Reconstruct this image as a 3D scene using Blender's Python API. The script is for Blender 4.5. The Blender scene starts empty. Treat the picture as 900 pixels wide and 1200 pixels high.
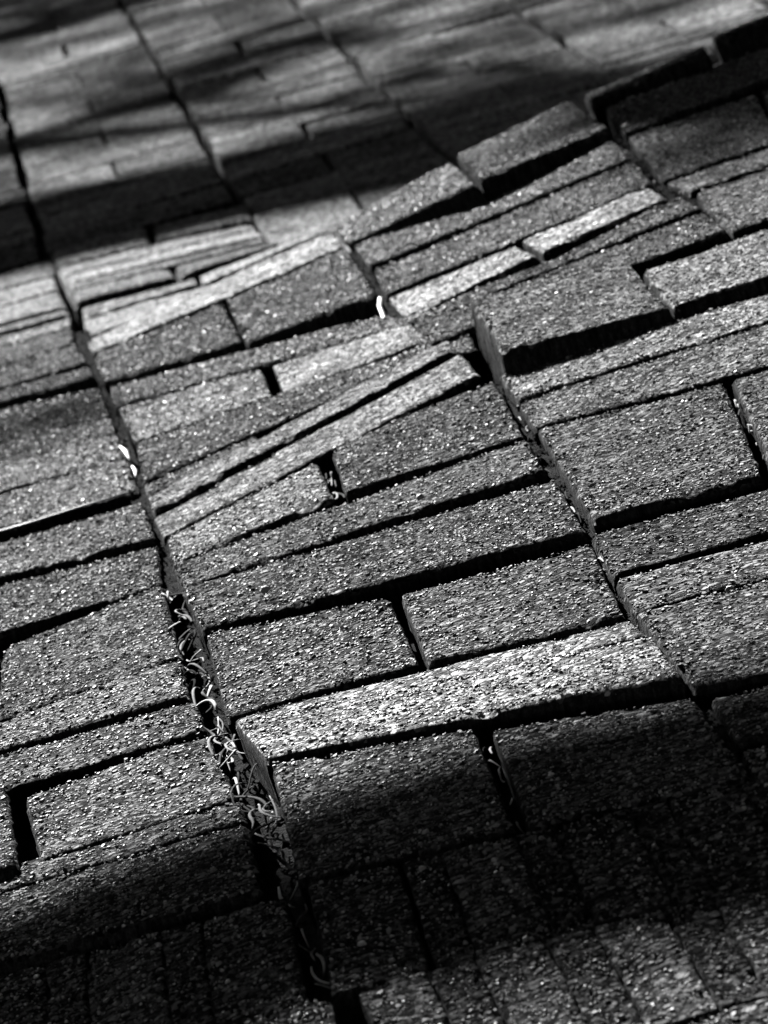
import bpy, bmesh, math, random
import numpy as np
from mathutils import Vector, noise
random.seed(7)
C = bpy.context.scene.collection
SC = bpy.context.scene
R = math.radians

# ------------------------------------------------------------------ camera
cam = bpy.data.cameras.new('camera'); camo = bpy.data.objects.new('camera', cam); C.objects.link(camo)
from mathutils import Matrix
camo.matrix_world = Matrix([[0.9601228, 0.2770438, -0.0375616, 0.0], [-0.0805923, 0.1456115, -0.9860538, 0.0], [-0.2677107, 0.94976, 0.1621326, 0.6993778], [0.0, 0.0, 0.0, 1.0]])
cam.sensor_fit = 'VERTICAL'; cam.sensor_height = 36.0; cam.lens = 226.9210974
cam.clip_start = 0.05; cam.clip_end = 3000
cam.dof.use_dof = True; cam.dof.focus_distance = 3.0; cam.dof.aperture_fstop = 42
SC.camera = camo
# ------------------------------------------------------------------ sky, sun, exposure
SUN_EL, SUN_AZ = R(30), R(14)                      # azimuth to the left of the view direction (+Y)
S = Vector((-math.sin(SUN_AZ)*math.cos(SUN_EL), math.cos(SUN_AZ)*math.cos(SUN_EL), math.sin(SUN_EL)))
w = bpy.data.worlds.new('World'); SC.world = w; w.use_nodes = True
nt = w.node_tree; nt.nodes.clear()
sky = nt.nodes.new('ShaderNodeTexSky'); sky.sky_type = 'NISHITA'; sky.sun_disc = False
sky.sun_elevation = SUN_EL; sky.sun_rotation = -SUN_AZ
# black-and-white photograph with a red filter: only the sky's red record is kept
sep = nt.nodes.new('ShaderNodeSeparateColor'); nt.links.new(sky.outputs[0], sep.inputs[0])
bg = nt.nodes.new('ShaderNodeBackground'); bg.inputs[1].default_value = 0.05
nt.links.new(sep.outputs[0], bg.inputs[0])
wo = nt.nodes.new('ShaderNodeOutputWorld'); nt.links.new(bg.outputs[0], wo.inputs[0])
sl = bpy.data.lights.new('sun', 'SUN'); sl.energy = 5.0; sl.angle = R(0.5); sl.color = (1, 1, 1)
so = bpy.data.objects.new('sun', sl); C.objects.link(so); so.rotation_euler = S.to_track_quat('Z', 'Y').to_euler()
SC.view_settings.view_transform = 'Standard'; SC.view_settings.look = 'None'
SC.view_settings.gamma = 1.0; SC.view_settings.exposure = 2.05
SC.cycles.max_bounces = 3; SC.cycles.diffuse_bounces = 0; SC.cycles.glossy_bounces = 1

# ------------------------------------------------------------------ helpers
def link(name, me, parent=None, loc=(0,0,0)):
    o = bpy.data.objects.new(name, me); C.objects.link(o); o.location = loc
    if parent: o.parent = parent
    return o
def tag(o, label, cat, group=None, kind=None):
    o['label'] = label; o['category'] = cat
    if group: o['group'] = group
    if kind: o['kind'] = kind
    return o
def mesh(name, vs, fs, m, smooth=False):
    me = bpy.data.meshes.new(name); me.from_pydata([tuple(v) for v in vs], [], fs); me.materials.append(m)
    if smooth: me.polygons.foreach_set('use_smooth', [True]*len(me.polygons))
    me.update(); return me
def tube(vs, fs, pts, rad, n=6, flat=1.0, cap=True):
    pts = [Vector(p) for p in pts]; base = len(vs)
    for i, p in enumerate(pts):
        t = (pts[min(i+1, len(pts)-1)] - pts[max(i-1, 0)]).normalized()
        a = t.cross(Vector((0, 0, 1)));  a = a.normalized() if a.length > 1e-4 else Vector((1, 0, 0))
        c = a.cross(t).normalized(); r = rad[i] if hasattr(rad, '__len__') else rad
        for k in range(n):
            th = 2*math.pi*k/n; vs.append(p + a*(r*math.cos(th)) + c*(r*flat*math.sin(th)))
    for i in range(len(pts)-1):
        for k in range(n):
            a0 = base+i*n+k; a1 = base+i*n+(k+1) % n; fs.append((a0, a1, a1+n, a0+n))
    if cap:
        fs.append(tuple(base+k for k in reversed(range(n)))); fs.append(tuple(base+(len(pts)-1)*n+k for k in range(n)))

# ------------------------------------------------------------------ materials
def newmat(name):
    m = bpy.data.materials.new(name); m.use_nodes = True; t = m.node_tree; t.nodes.clear()
    out = t.nodes.new('ShaderNodeOutputMaterial'); p = t.nodes.new('ShaderNodeBsdfPrincipled'); t.links.new(p.outputs[0], out.inputs[0])
    return m, t, p
def nd(t, kind, **kw):
    n = t.nodes.new(kind)
    for k, v in kw.items():
        if k.startswith('i_'): n.inputs[int(k[2:])].default_value = v
        else: setattr(n, k, v)
    return n
def math_(t, op, a, b=None, c=None):
    n = t.nodes.new('ShaderNodeMath'); n.operation = op
    for i, x in enumerate((a, b, c)):
        if x is None: continue
        if isinstance(x, (int, float)): n.inputs[i].default_value = x
        else: t.links.new(x, n.inputs[i])
    return n.outputs[0]
def noise_(t, vec, scale, detail=3, rough=.6):
    n = t.nodes.new('ShaderNodeTexNoise'); n.inputs['Scale'].default_value = scale; n.inputs['Detail'].default_value = detail
    n.inputs['Roughness'].default_value = rough; t.links.new(vec, n.inputs['Vector']); return n.outputs['Fac']
def voro(t, vec, scale, rand=1.0, feat='F1'):
    n = t.nodes.new('ShaderNodeTexVoronoi'); n.feature = feat; n.inputs['Scale'].default_value = scale
    n.inputs['Randomness'].default_value = rand; t.links.new(vec, n.inputs['Vector']); return n
def brick_material():
    m, t, p = newmat('concrete_brick')
    tc = nd(t, 'ShaderNodeTexCoord'); oi = nd(t, 'ShaderNodeObjectInfo')
    off = nd(t, 'ShaderNodeVectorMath', operation='SCALE'); off.inputs[0].default_value = (7.3, 3.1, 5.7)
    t.links.new(oi.outputs['Random'], off.inputs['Scale'])
    add = nd(t, 'ShaderNodeVectorMath', operation='ADD'); t.links.new(tc.outputs['Object'], add.inputs[0]); t.links.new(off.outputs[0], add.inputs[1])
    v = add.outputs[0]
    v1 = voro(t, v, 380); v2 = voro(t, v, 190); v3 = voro(t, v, 120)
    c1 = nd(t, 'ShaderNodeSeparateColor'); t.links.new(v1.outputs['Color'], c1.inputs[0])
    c2 = nd(t, 'ShaderNodeSeparateColor'); t.links.new(v2.outputs['Color'], c2.inputs[0])
    c3 = nd(t, 'ShaderNodeSeparateColor'); t.links.new(v3.outputs['Color'], c3.inputs[0])
    broad = noise_(t, v, 22, 6, .65); fine = noise_(t, v, 1300, 2, .7); midn = noise_(t, v, 260, 3, .7)
    # sand-sized grains, each with a tone of its own
    g = math_(t, 'MULTIPLY_ADD', math_(t, 'POWER', c1.outputs[0], 3.0), .20, .004)
    g = math_(t, 'MULTIPLY_ADD', math_(t, 'POWER', fine, 2.0), .06, g)
    oc = nd(t, 'ShaderNodeSeparateColor'); t.links.new(oi.outputs['Color'], oc.inputs[0])
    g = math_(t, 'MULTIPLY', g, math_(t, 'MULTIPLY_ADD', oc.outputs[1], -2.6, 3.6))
    g = math_(t, 'MULTIPLY', g, math_(t, 'MULTIPLY_ADD', broad, 2.4, -.2))
    # pale stone chips
    near2 = math_(t, 'LESS_THAN', v2.outputs['Distance'], .36)
    chip = math_(t, 'MULTIPLY', math_(t, 'GREATER_THAN', c2.outputs[1], .90), near2)
    near3 = math_(t, 'LESS_THAN', v3.outputs['Distance'], .33)
    chip3 = math_(t, 'MULTIPLY', math_(t, 'GREATER_THAN', c3.outputs[2], .955), near3)
    chips = math_(t, 'MAXIMUM', chip, chip3)
    dark = math_(t, 'MULTIPLY', math_(t, 'LESS_THAN', c2.outputs[0], .10), near2)
    g = math_(t, 'MULTIPLY', g, math_(t, 'MULTIPLY_ADD', dark, -.65, 1.0))
    g = math_(t, 'MULTIPLY_ADD', chips, .25, g)
    sepc = nd(t, 'ShaderNodeSeparateColor'); t.links.new(oi.outputs['Color'], sepc.inputs[0])
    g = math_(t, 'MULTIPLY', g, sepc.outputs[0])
    comb = nd(t, 'ShaderNodeCombineColor')
    for i in range(3): t.links.new(g, comb.inputs[i])
    t.links.new(comb.outputs[0], p.inputs['Base Color'])
    p.inputs['Roughness'].default_value = .8
    p.inputs['Specular IOR Level'].default_value = 0
    # relief: grains standing proud, pits between
    h = math_(t, 'MULTIPLY', math_(t, 'SUBTRACT', .7, v1.outputs['Distance']), math_(t, 'MULTIPLY_ADD', c1.outputs[1], .9, .2))
    h2 = math_(t, 'MULTIPLY', math_(t, 'SUBTRACT', .7, v2.outputs['Distance']), math_(t, 'MULTIPLY_ADD', c2.outputs[2], 1.3, 0))
    h = math_(t, 'MULTIPLY_ADD', h2, 1.2, h)
    h = math_(t, 'MULTIPLY_ADD', midn, 1.3, h)
    h = math_(t, 'MULTIPLY_ADD', fine, .35, h)
    # wear from 0 (smooth, sandy) to 1 (aggregate exposed) held in the object colour's green value
    bu = nd(t, 'ShaderNodeBump'); bu.inputs['Distance'].default_value = .0016; t.links.new(sepc.outputs[1], bu.inputs['Strength'])
    t.links.new(h, bu.inputs['Height']); t.links.new(bu.outputs[0], p.inputs['Normal'])
    return m
def grain_material():
    m, t, p = newmat('brick_aggregate')
    ge = nd(t, 'ShaderNodeNewGeometry'); oi = nd(t, 'ShaderNodeObjectInfo'); sepc = nd(t, 'ShaderNodeSeparateColor'); t.links.new(oi.outputs['Color'], sepc.inputs[0])
    r = ge.outputs['Random Per Island']
    g = math_(t, 'MULTIPLY_ADD', math_(t, 'POWER', r, 1.7), .55, .03)
    g = math_(t, 'MULTIPLY_ADD', math_(t, 'GREATER_THAN', r, .95), .2, g)
    tc = nd(t, 'ShaderNodeTexCoord'); st = noise_(t, tc.outputs['Object'], 24, 4, .65)
    g = math_(t, 'MULTIPLY', g, math_(t, 'MULTIPLY_ADD', st, 1.7, .15))
    g = math_(t, 'MULTIPLY', g, sepc.outputs[0]); comb = nd(t, 'ShaderNodeCombineColor')
    for i in range(3): t.links.new(g, comb.inputs[i])
    t.links.new(comb.outputs[0], p.inputs['Base Color']); t.links.new(math_(t, 'MULTIPLY_ADD', math_(t, 'FRACT', math_(t, 'MULTIPLY', r, 37.7)), .4, .4), p.inputs['Roughness']); t.links.new(math_(t, 'MULTIPLY_ADD', math_(t, 'POWER', math_(t, 'FRACT', math_(t, 'MULTIPLY', r, 91.3)), 4.0), .28, .05), p.inputs['Specular IOR Level'])
    return m
def side_material():
    m, t, p = newmat('brick_side'); tc = nd(t, 'ShaderNodeTexCoord'); mp = nd(t, 'ShaderNodeMapping'); mp.inputs['Scale'].default_value = (1, 1, .22); t.links.new(tc.outputs['Object'], mp.inputs['Vector'])
    a = noise_(t, mp.outputs[0], 330, 4, .7); b = noise_(t, tc.outputs['Object'], 700, 3, .7)
    v = math_(t, 'MULTIPLY', math_(t, 'MULTIPLY', math_(t, 'POWER', a, 3.0), .45), math_(t, 'MULTIPLY_ADD', b, 2.4, -.4)); v = math_(t, 'MAXIMUM', v, .008); comb = nd(t, 'ShaderNodeCombineColor')
    for i in range(3): t.links.new(v, comb.inputs[i])
    t.links.new(comb.outputs[0], p.inputs['Base Color']); p.inputs['Roughness'].default_value = .9; p.inputs['Specular IOR Level'].default_value = 0
    bu = nd(t, 'ShaderNodeBump'); bu.inputs['Distance'].default_value = .003; t.links.new(math_(t, 'MULTIPLY_ADD', b, .4, a), bu.inputs['Height']); t.links.new(bu.outputs[0], p.inputs['Normal'])
    return m
MB = brick_material(); MG = grain_material(); MS = side_material()
def simple(name, g, rough=.7, scale=80, var=.5, bump=0):
    m, t, p = newmat(name); tc = nd(t, 'ShaderNodeTexCoord')
    n = noise_(t, tc.outputs['Object'], scale, 4)
    v = math_(t, 'MULTIPLY', g, math_(t, 'MULTIPLY_ADD', n, var*2, 1-var)); comb = nd(t, 'ShaderNodeCombineColor')
    for i in range(3): t.links.new(v, comb.inputs[i])
    t.links.new(comb.outputs[0], p.inputs['Base Color']); p.inputs['Roughness'].default_value = rough
    p.inputs['Specular IOR Level'].default_value = 0 if rough > .8 else .4
    if bump:
        bu = nd(t, 'ShaderNodeBump'); bu.inputs['Distance'].default_value = bump; bu.inputs['Strength'].default_value = 1
        t.links.new(n, bu.inputs['Height']); t.links.new(bu.outputs[0], p.inputs['Normal'])
    return m
MSAND = simple('jointing_sand', .03, .9, 500, .7, .004)
MSOIL = simple('soil', .10, .9, 12, .5, .01)
MSTRAW = simple('dry_straw', .2, .55, 300, .35)
MGRASS = simple('dry_grass', .5, .85, 250, .4)
_t = MGRASS.node_tree; _g = _t.nodes.new('ShaderNodeNewGeometry'); _p = [n for n in _t.nodes if n.type == 'BSDF_PRINCIPLED'][0]; _l = _p.inputs['Base Color'].links[0].from_socket
_m = _t.nodes.new('ShaderNodeVectorMath'); _m.operation = 'SCALE'; _t.links.new(_l, _m.inputs[0]); _t.links.new(math_(_t, 'MULTIPLY_ADD', math_(_t, 'POWER', _g.outputs['Random Per Island'], 1.5), 1.1, .06), _m.inputs['Scale']); _t.links.new(_m.outputs[0], _p.inputs['Base Color'])
MBARK = simple('bark', .10, .85, 30, .5, .01)
MLEAF = simple('leaf', .04, .7, 10, .4)
MPALE = simple('pale_stone', .5, .5, 400, .12, .0004)

# ------------------------------------------------------------------ brick table: four top corners in metres (back-left, back-right, front-right, front-left), tone (brick's own, with light on its tilt partly painted in), relief
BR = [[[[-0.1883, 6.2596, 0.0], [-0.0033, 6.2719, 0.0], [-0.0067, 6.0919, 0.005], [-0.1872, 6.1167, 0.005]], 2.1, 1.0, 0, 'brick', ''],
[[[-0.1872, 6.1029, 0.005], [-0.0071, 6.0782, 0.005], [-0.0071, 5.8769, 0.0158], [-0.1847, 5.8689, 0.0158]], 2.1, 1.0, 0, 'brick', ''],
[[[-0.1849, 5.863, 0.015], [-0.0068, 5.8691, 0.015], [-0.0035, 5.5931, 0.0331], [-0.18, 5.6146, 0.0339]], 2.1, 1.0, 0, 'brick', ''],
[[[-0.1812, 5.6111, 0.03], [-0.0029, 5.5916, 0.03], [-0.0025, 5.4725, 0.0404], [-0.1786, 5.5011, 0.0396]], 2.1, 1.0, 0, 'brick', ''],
[[[-0.2104, 5.3123, 0.0577], [-0.0035, 5.2511, 0.063], [-0.0056, 5.1512, 0.0678], [-0.2094, 5.2514, 0.0603]], 2.1, 1.0, 1, 'brick', ''],
[[[-0.2095, 5.2446, 0.0598], [-0.0051, 5.1488, 0.0672], [-0.0063, 4.982, 0.0756], [-0.2063, 5.0269, 0.0676]], 1.0, 1.0, 1, 'brick', ''],
[[[-0.2065, 5.0254, 0.067], [-0.0059, 4.9773, 0.0752], [-0.0001, 4.7642, 0.0868], [-0.2042, 4.867, 0.0724]], 1.0, 1.0, 1, 'brick', ''],
[[[-0.204, 4.8485, 0.073], [0.0003, 4.7378, 0.0869], [0.0011, 4.5837, 0.0989], [-0.2013, 4.7547, 0.0808]], 1.0, 1.0, 1, 'brick', ''],
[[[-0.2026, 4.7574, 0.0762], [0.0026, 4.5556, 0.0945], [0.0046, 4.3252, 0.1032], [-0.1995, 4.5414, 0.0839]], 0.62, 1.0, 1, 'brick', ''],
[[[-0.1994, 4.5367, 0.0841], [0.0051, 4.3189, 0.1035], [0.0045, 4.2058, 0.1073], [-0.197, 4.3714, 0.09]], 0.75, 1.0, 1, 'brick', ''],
[[[-0.1969, 4.3671, 0.0902], [0.005, 4.2049, 0.1074], [0.0065, 4.0562, 0.1124], [-0.1924, 4.1526, 0.1023]], 1.0, 1.0, 1, 'brick', ''],
[[[-0.1937, 4.1506, 0.0978], [0.0069, 4.0508, 0.1126], [0.0082, 3.8655, 0.1188], [-0.1907, 3.9421, 0.105]], 1.0, 1.0, 1, 'brick', ''],
[[[-0.2014, 3.9061, 0.1048], [0.0079, 3.8022, 0.1204], [0.0091, 3.5956, 0.1311], [-0.1994, 3.7741, 0.1087]], 1.0, 1.0, 1, 'brick', ''],
[[[-0.199, 3.7484, 0.1094], [0.0098, 3.5721, 0.1286], [0.0048, 3.4221, 0.133], [-0.1971, 3.4456, 0.1252]], 1.0, 1.0, 1, 'brick', ''],
[[[-0.0866, 3.3916, 0.1275], [0.0052, 3.4214, 0.1331], [0.0038, 3.1513, 0.1401], [-0.094, 3.1591, 0.1326]], 1.0, 1.0, 1, 'brick', ''],
[[[-0.202, 3.4465, 0.1163], [-0.0894, 3.3921, 0.1274], [-0.0967, 3.1596, 0.1324], [-0.2061, 3.2578, 0.1198]], 1.0, 1.0, 1, 'brick', ''],
[[[-0.2058, 3.2362, 0.1199], [0.0038, 3.1449, 0.14], [0.0026, 3.0218, 0.1446], [-0.2042, 3.1381, 0.1218]], 1.0, 1.0, 1, 'brick', ''],
[[[-0.2064, 3.1284, 0.1214], [0.0049, 3.0159, 0.142], [0.0055, 2.9282, 0.1434], [-0.2047, 3.0298, 0.1232]], 1.0, 1.0, 1, 'brick', ''],
[[[-0.0841, 2.9321, 0.1361], [0.0055, 2.9253, 0.1427], [0.0101, 2.76, 0.1423], [-0.0811, 2.7832, 0.1357]], 1.0, 1.0, 1, 'brick', ''],
[[[-0.1828, 3.0076, 0.1254], [-0.0923, 2.9743, 0.1352], [-0.0898, 2.7735, 0.1391], [-0.1756, 2.8186, 0.1268]], 1.0, 1.0, 1, 'brick', ''],
[[[-0.2068, 2.8532, 0.1224], [0.0106, 2.7557, 0.1423], [0.0103, 2.7096, 0.1416], [-0.2061, 2.8091, 0.1227]], 0.9, 1.0, 1, 'brick', ''],
[[[-0.2063, 2.8075, 0.122], [0.0105, 2.7077, 0.1416], [0.0079, 2.5739, 0.1413], [-0.2047, 2.6695, 0.1215]], 0.9, 1.0, 1, 'brick', ''],
[[[-0.0069, 6.3522, 0.0], [0.0918, 6.3254, 0.0], [0.0884, 6.129, 0.0049], [-0.0057, 6.1505, 0.0049]], 2.1, 1.0, 0, 'brick', ''],
[[[0.0973, 6.3107, 0.0], [0.1922, 6.2666, 0.0], [0.1868, 6.0596, 0.0085], [0.093, 6.1418, 0.0039]], 2.1, 1.0, 0, 'brick', ''],
[[[-0.0051, 6.1579, 0.003], [0.1885, 6.1118, 0.0], [0.1873, 6.0059, 0.0048], [-0.0017, 6.0558, 0.006]], 2.1, 1.0, 0, 'brick', ''],
[[[-0.0011, 6.0471, 0.006], [0.1874, 5.9979, 0.004], [0.1888, 5.888, 0.0105], [0.0027, 5.9349, 0.012]], 2.1, 1.0, 0, 'brick', ''],
[[[0.0032, 5.9264, 0.012], [0.1898, 5.8776, 0.008], [0.1917, 5.8318, 0.0108], [0.0029, 5.8024, 0.02]], 2.1, 1.0, 0, 'brick', ''],
[[[0.0027, 5.796, 0.02], [0.0952, 5.7949, 0.016], [0.0959, 5.6501, 0.0244], [0.0023, 5.579, 0.0363]], 2.1, 1.0, 0, 'brick', ''],
[[[0.0977, 5.7958, 0.016], [0.1931, 5.8205, 0.01], [0.1981, 5.7558, 0.0148], [0.0984, 5.6575, 0.0236]], 2.1, 1.0, 0, 'brick', ''],
[[[0.0068, 5.5201, 0.035], [0.1091, 5.5472, 0.03], [0.1078, 5.4694, 0.0348], [0.0058, 5.4054, 0.0408]], 2.1, 1.0, 1, 'brick', ''],
[[[0.1125, 5.5523, 0.03], [0.1942, 5.6124, 0.03], [0.2314, 5.5286, 0.0408], [0.1105, 5.439, 0.0368]], 2.1, 1.0, 1, 'brick', ''],
[[[0.0054, 5.3838, 0.042], [0.1176, 5.3133, 0.05], [0.1158, 5.2307, 0.055], [0.0025, 5.0756, 0.0656]], 1.15, 0.58, 1, 'brick', ''],
[[[0.0007, 5.0581, 0.064], [0.2079, 4.9574, 0.108], [0.2057, 4.7285, 0.122], [0.0049, 4.8666, 0.0794]], 1.534, 0.54, 1, 'brick', 'pale tilted brick on the crest of the bump'],
[[[0.0049, 4.8135, 0.0841], [0.1076, 4.7381, 0.1043], [0.1051, 4.3991, 0.1178], [0.0057, 4.5383, 0.0987]], 0.78, 1.0, 1, 'brick', ''],
[[[0.1107, 4.7445, 0.1047], [0.2046, 4.7037, 0.1224], [0.1971, 4.2651, 0.1415], [0.1075, 4.3946, 0.1164]], 0.78, 1.0, 1, 'brick', ''],
[[[0.0093, 4.5168, 0.0967], [0.1939, 4.1961, 0.1357], [0.2057, 4.0494, 0.1455], [0.0082, 4.3746, 0.1024]], 1.0, 0.86, 1, 'brick', ''],
[[[0.0103, 4.3466, 0.103], [0.1085, 4.2301, 0.1206], [0.1055, 4.0352, 0.1268], [0.0141, 4.1191, 0.1115]], 1.18, 0.72, 1, 'brick', ''],
[[[0.1149, 4.2037, 0.1224], [0.2036, 4.0686, 0.1438], [0.2056, 3.9331, 0.1487], [0.1121, 4.0215, 0.1293]], 1.18, 0.65, 1, 'brick', ''],
[[[0.0143, 4.1119, 0.1114], [0.2051, 3.9185, 0.1478], [0.2132, 3.865, 0.1499], [0.0108, 3.8918, 0.1179]], 0.8, 1.0, 1, 'brick', ''],
[[[0.0108, 3.8787, 0.1183], [0.0854, 3.8735, 0.1295], [0.0861, 3.8359, 0.1312], [0.0109, 3.8227, 0.1201]], 0.9, 1.0, 1, 'brick', ''],
[[[0.0113, 3.8178, 0.1203], [0.2157, 3.9036, 0.1499], [0.2131, 3.8212, 0.155], [0.011, 3.7126, 0.1273]], 1.062, 0.65, 1, 'brick', 'pale thin brick tipped up along the crack'],
[[[0.0107, 3.704, 0.1241], [0.216, 3.8188, 0.1507], [0.2155, 3.6954, 0.1546], [0.0125, 3.6031, 0.1278]], 1.121, 0.54, 1, 'brick', ''],
[[[0.0138, 3.5956, 0.1282], [0.1093, 3.6346, 0.1408], [0.1073, 3.4673, 0.146], [0.0139, 3.475, 0.1324]], 1.18, 0.72, 1, 'brick', ''],
[[[0.1199, 3.6737, 0.1409], [0.222, 3.6705, 0.1519], [0.2153, 3.4451, 0.1514], [0.114, 3.4661, 0.1462]], 1.0, 1.0, 1, 'brick', ''],
[[[0.0125, 3.4766, 0.1322], [0.2159, 3.4391, 0.1507], [0.2116, 3.2926, 0.1569], [0.0141, 3.3754, 0.1356]], 1.0, 1.0, 1, 'brick', ''],
[[[0.0142, 3.3685, 0.1359], [0.2146, 3.2712, 0.1527], [0.2083, 3.0714, 0.1593], [0.017, 3.202, 0.1413]], 1.0, 1.0, 1, 'brick', ''],
[[[0.0184, 3.1884, 0.1411], [0.1088, 3.0895, 0.1502], [0.1073, 2.9044, 0.1501], [0.0154, 2.942, 0.1437]], 1.0, 1.0, 1, 'brick', ''],
[[[0.114, 3.0896, 0.1504], [0.208, 3.0485, 0.1552], [0.2, 2.8471, 0.1554], [0.1103, 2.9008, 0.1503]], 1.0, 1.0, 1, 'brick', ''],
[[[0.018, 2.9479, 0.1415], [0.2018, 2.8477, 0.1529], [0.2057, 2.8038, 0.1524], [0.0205, 2.9067, 0.1418]], 1.298, 0.58, 1, 'brick', ''],
[[[0.0186, 2.9244, 0.1441], [0.205, 2.7868, 0.1548], [0.2043, 2.6697, 0.1582], [0.0264, 2.8104, 0.1459]], 1.239, 0.72, 1, 'brick', 'long pale brick tipped up with a chipped top edge'],
[[[0.0279, 2.8032, 0.1445], [0.1157, 2.7241, 0.15], [0.1123, 2.5295, 0.145], [0.0233, 2.5753, 0.1401]], 1.0, 1.0, 1, 'brick', ''],
[[[0.1217, 2.7073, 0.1502], [0.2054, 2.6529, 0.1511], [0.2076, 2.4933, 0.1454], [0.118, 2.5257, 0.1452]], 1.0, 1.0, 1, 'brick', ''],
[[[0.2107, 3.8866, 0.1493], [0.2278, 3.8812, 0.1521], [0.2238, 3.8095, 0.1536], [0.2129, 3.8224, 0.1519]], 0.9, 1.0, 1, 'brick', ''],
[[[0.2075, 4.8823, 0.1196], [0.298, 4.736, 0.1585], [0.2955, 4.5031, 0.166], [0.2074, 4.707, 0.1245]], 1.1, 1.0, 1, 'brick', ''],
[[[0.3045, 4.7596, 0.1597], [0.4059, 4.8606, 0.1649], [0.397, 4.5021, 0.1784], [0.2998, 4.5061, 0.167]], 1.0, 1.0, 1, 'brick', ''],
[[[0.2095, 4.6845, 0.1244], [0.3975, 4.5004, 0.1695], [0.3922, 4.339, 0.1727], [0.2068, 4.4876, 0.1325]], 1.0, 1.0, 1, 'brick', ''],
[[[0.2086, 4.4741, 0.1297], [0.393, 4.3365, 0.1703], [0.387, 4.1854, 0.1719], [0.2027, 4.2851, 0.1362]], 1.0, 1.0, 1, 'brick', ''],
[[[0.2031, 4.2734, 0.135], [0.2883, 4.1511, 0.1609], [0.2926, 4.0679, 0.1631], [0.2023, 4.0975, 0.1423]], 1.239, 0.54, 1, 'brick', ''],
[[[0.2919, 4.1615, 0.1616], [0.3837, 4.189, 0.1708], [0.3863, 4.0959, 0.1713], [0.2958, 4.0637, 0.1638]], 1.239, 0.54, 1, 'brick', ''],
[[[0.2031, 4.085, 0.1431], [0.3932, 4.0887, 0.1706], [0.3965, 4.0007, 0.1719], [0.2081, 4.0366, 0.1458]], 0.78, 1.0, 1, 'brick', ''],
[[[0.2026, 4.0431, 0.1443], [0.3972, 3.9885, 0.1702], [0.392, 3.8508, 0.1743], [0.2031, 3.8987, 0.151]], 0.78, 1.0, 1, 'brick', ''],
[[[0.2315, 3.8529, 0.1765], [0.3302, 3.861, 0.1715], [0.3275, 3.6394, 0.1686], [0.2298, 3.6627, 0.1687]], 1.55, 1.0, 1, 'brick', 'tilted brick standing proud with its end face bared'],
[[[0.3325, 3.8125, 0.1688], [0.4319, 3.8423, 0.1695], [0.4242, 3.6316, 0.1727], [0.3288, 3.6437, 0.1692]], 1.18, 0.72, 1, 'brick', ''],
[[[0.2252, 3.681, 0.1523], [0.3966, 3.6133, 0.1654], [0.3876, 3.5206, 0.1649], [0.2244, 3.5752, 0.1524]], 1.18, 0.72, 1, 'brick', ''],
[[[0.2242, 3.5651, 0.1518], [0.3868, 3.5186, 0.1634], [0.3729, 3.3812, 0.1621], [0.2224, 3.4603, 0.1519]], 1.0, 1.0, 1, 'brick', ''],
[[[0.2237, 3.4553, 0.1516], [0.3217, 3.3782, 0.1601], [0.2994, 3.079, 0.159], [0.2141, 3.0901, 0.1599]], 1.0, 1.0, 1, 'brick', ''],
[[[0.326, 3.3786, 0.1602], [0.4153, 3.3683, 0.1603], [0.386, 3.0614, 0.1607], [0.3056, 3.0835, 0.1587]], 1.0, 1.0, 1, 'brick', ''],
[[[0.2099, 3.0731, 0.1551], [0.3402, 3.0528, 0.1554], [0.33, 2.9502, 0.1548], [0.206, 2.9527, 0.1558]], 1.0, 1.0, 1, 'brick', ''],
[[[0.2066, 2.9409, 0.1556], [0.3253, 2.936, 0.1538], [0.3185, 2.8447, 0.1531], [0.2046, 2.8513, 0.1554]], 1.0, 1.0, 1, 'brick', ''],
[[[0.205, 2.8487, 0.1554], [0.3198, 2.8399, 0.1532], [0.2965, 2.6162, 0.1549], [0.2061, 2.6577, 0.1541]], 1.0, 1.0, 1, 'brick', ''],
[[[0.2107, 2.6412, 0.1505], [0.2997, 2.6176, 0.1523], [0.291, 2.5129, 0.153], [0.2088, 2.5514, 0.1497]], 1.0, 1.0, 1, 'brick', ''],
[[[0.2081, 2.5407, 0.1476], [0.2905, 2.5028, 0.1508], [0.2831, 2.3897, 0.146], [0.2086, 2.4795, 0.1449]], 1.0, 1.0, 1, 'brick', ''],
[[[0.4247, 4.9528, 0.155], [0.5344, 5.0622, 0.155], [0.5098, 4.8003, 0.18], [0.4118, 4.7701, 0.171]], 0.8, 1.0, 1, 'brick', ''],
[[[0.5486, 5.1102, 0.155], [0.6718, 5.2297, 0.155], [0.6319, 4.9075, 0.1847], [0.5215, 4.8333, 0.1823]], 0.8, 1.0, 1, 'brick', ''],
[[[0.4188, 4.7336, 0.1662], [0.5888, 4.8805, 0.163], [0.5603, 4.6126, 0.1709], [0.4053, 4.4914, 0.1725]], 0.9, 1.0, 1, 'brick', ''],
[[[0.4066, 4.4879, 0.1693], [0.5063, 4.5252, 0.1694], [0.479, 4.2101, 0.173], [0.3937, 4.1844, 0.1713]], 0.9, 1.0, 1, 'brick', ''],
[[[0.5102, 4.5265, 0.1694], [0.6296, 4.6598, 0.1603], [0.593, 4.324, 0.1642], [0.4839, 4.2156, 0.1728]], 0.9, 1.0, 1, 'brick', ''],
[[[0.3947, 4.1755, 0.1707], [0.5109, 4.2324, 0.1695], [0.5038, 4.1481, 0.1699], [0.3998, 4.0985, 0.1712]], 1.18, 0.65, 1, 'brick', ''],
[[[0.4019, 4.0816, 0.1706], [0.5067, 4.1314, 0.1689], [0.4824, 3.8885, 0.1697], [0.3947, 3.8574, 0.1711]], 1.0, 1.0, 1, 'brick', ''],
[[[0.0268, 2.5636, 0.1398], [0.064, 2.5467, 0.1415], [0.0609, 2.399, 0.1305], [0.0221, 2.3979, 0.1317]], 0.9, 1.0, 2, 'brick', ''],
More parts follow.
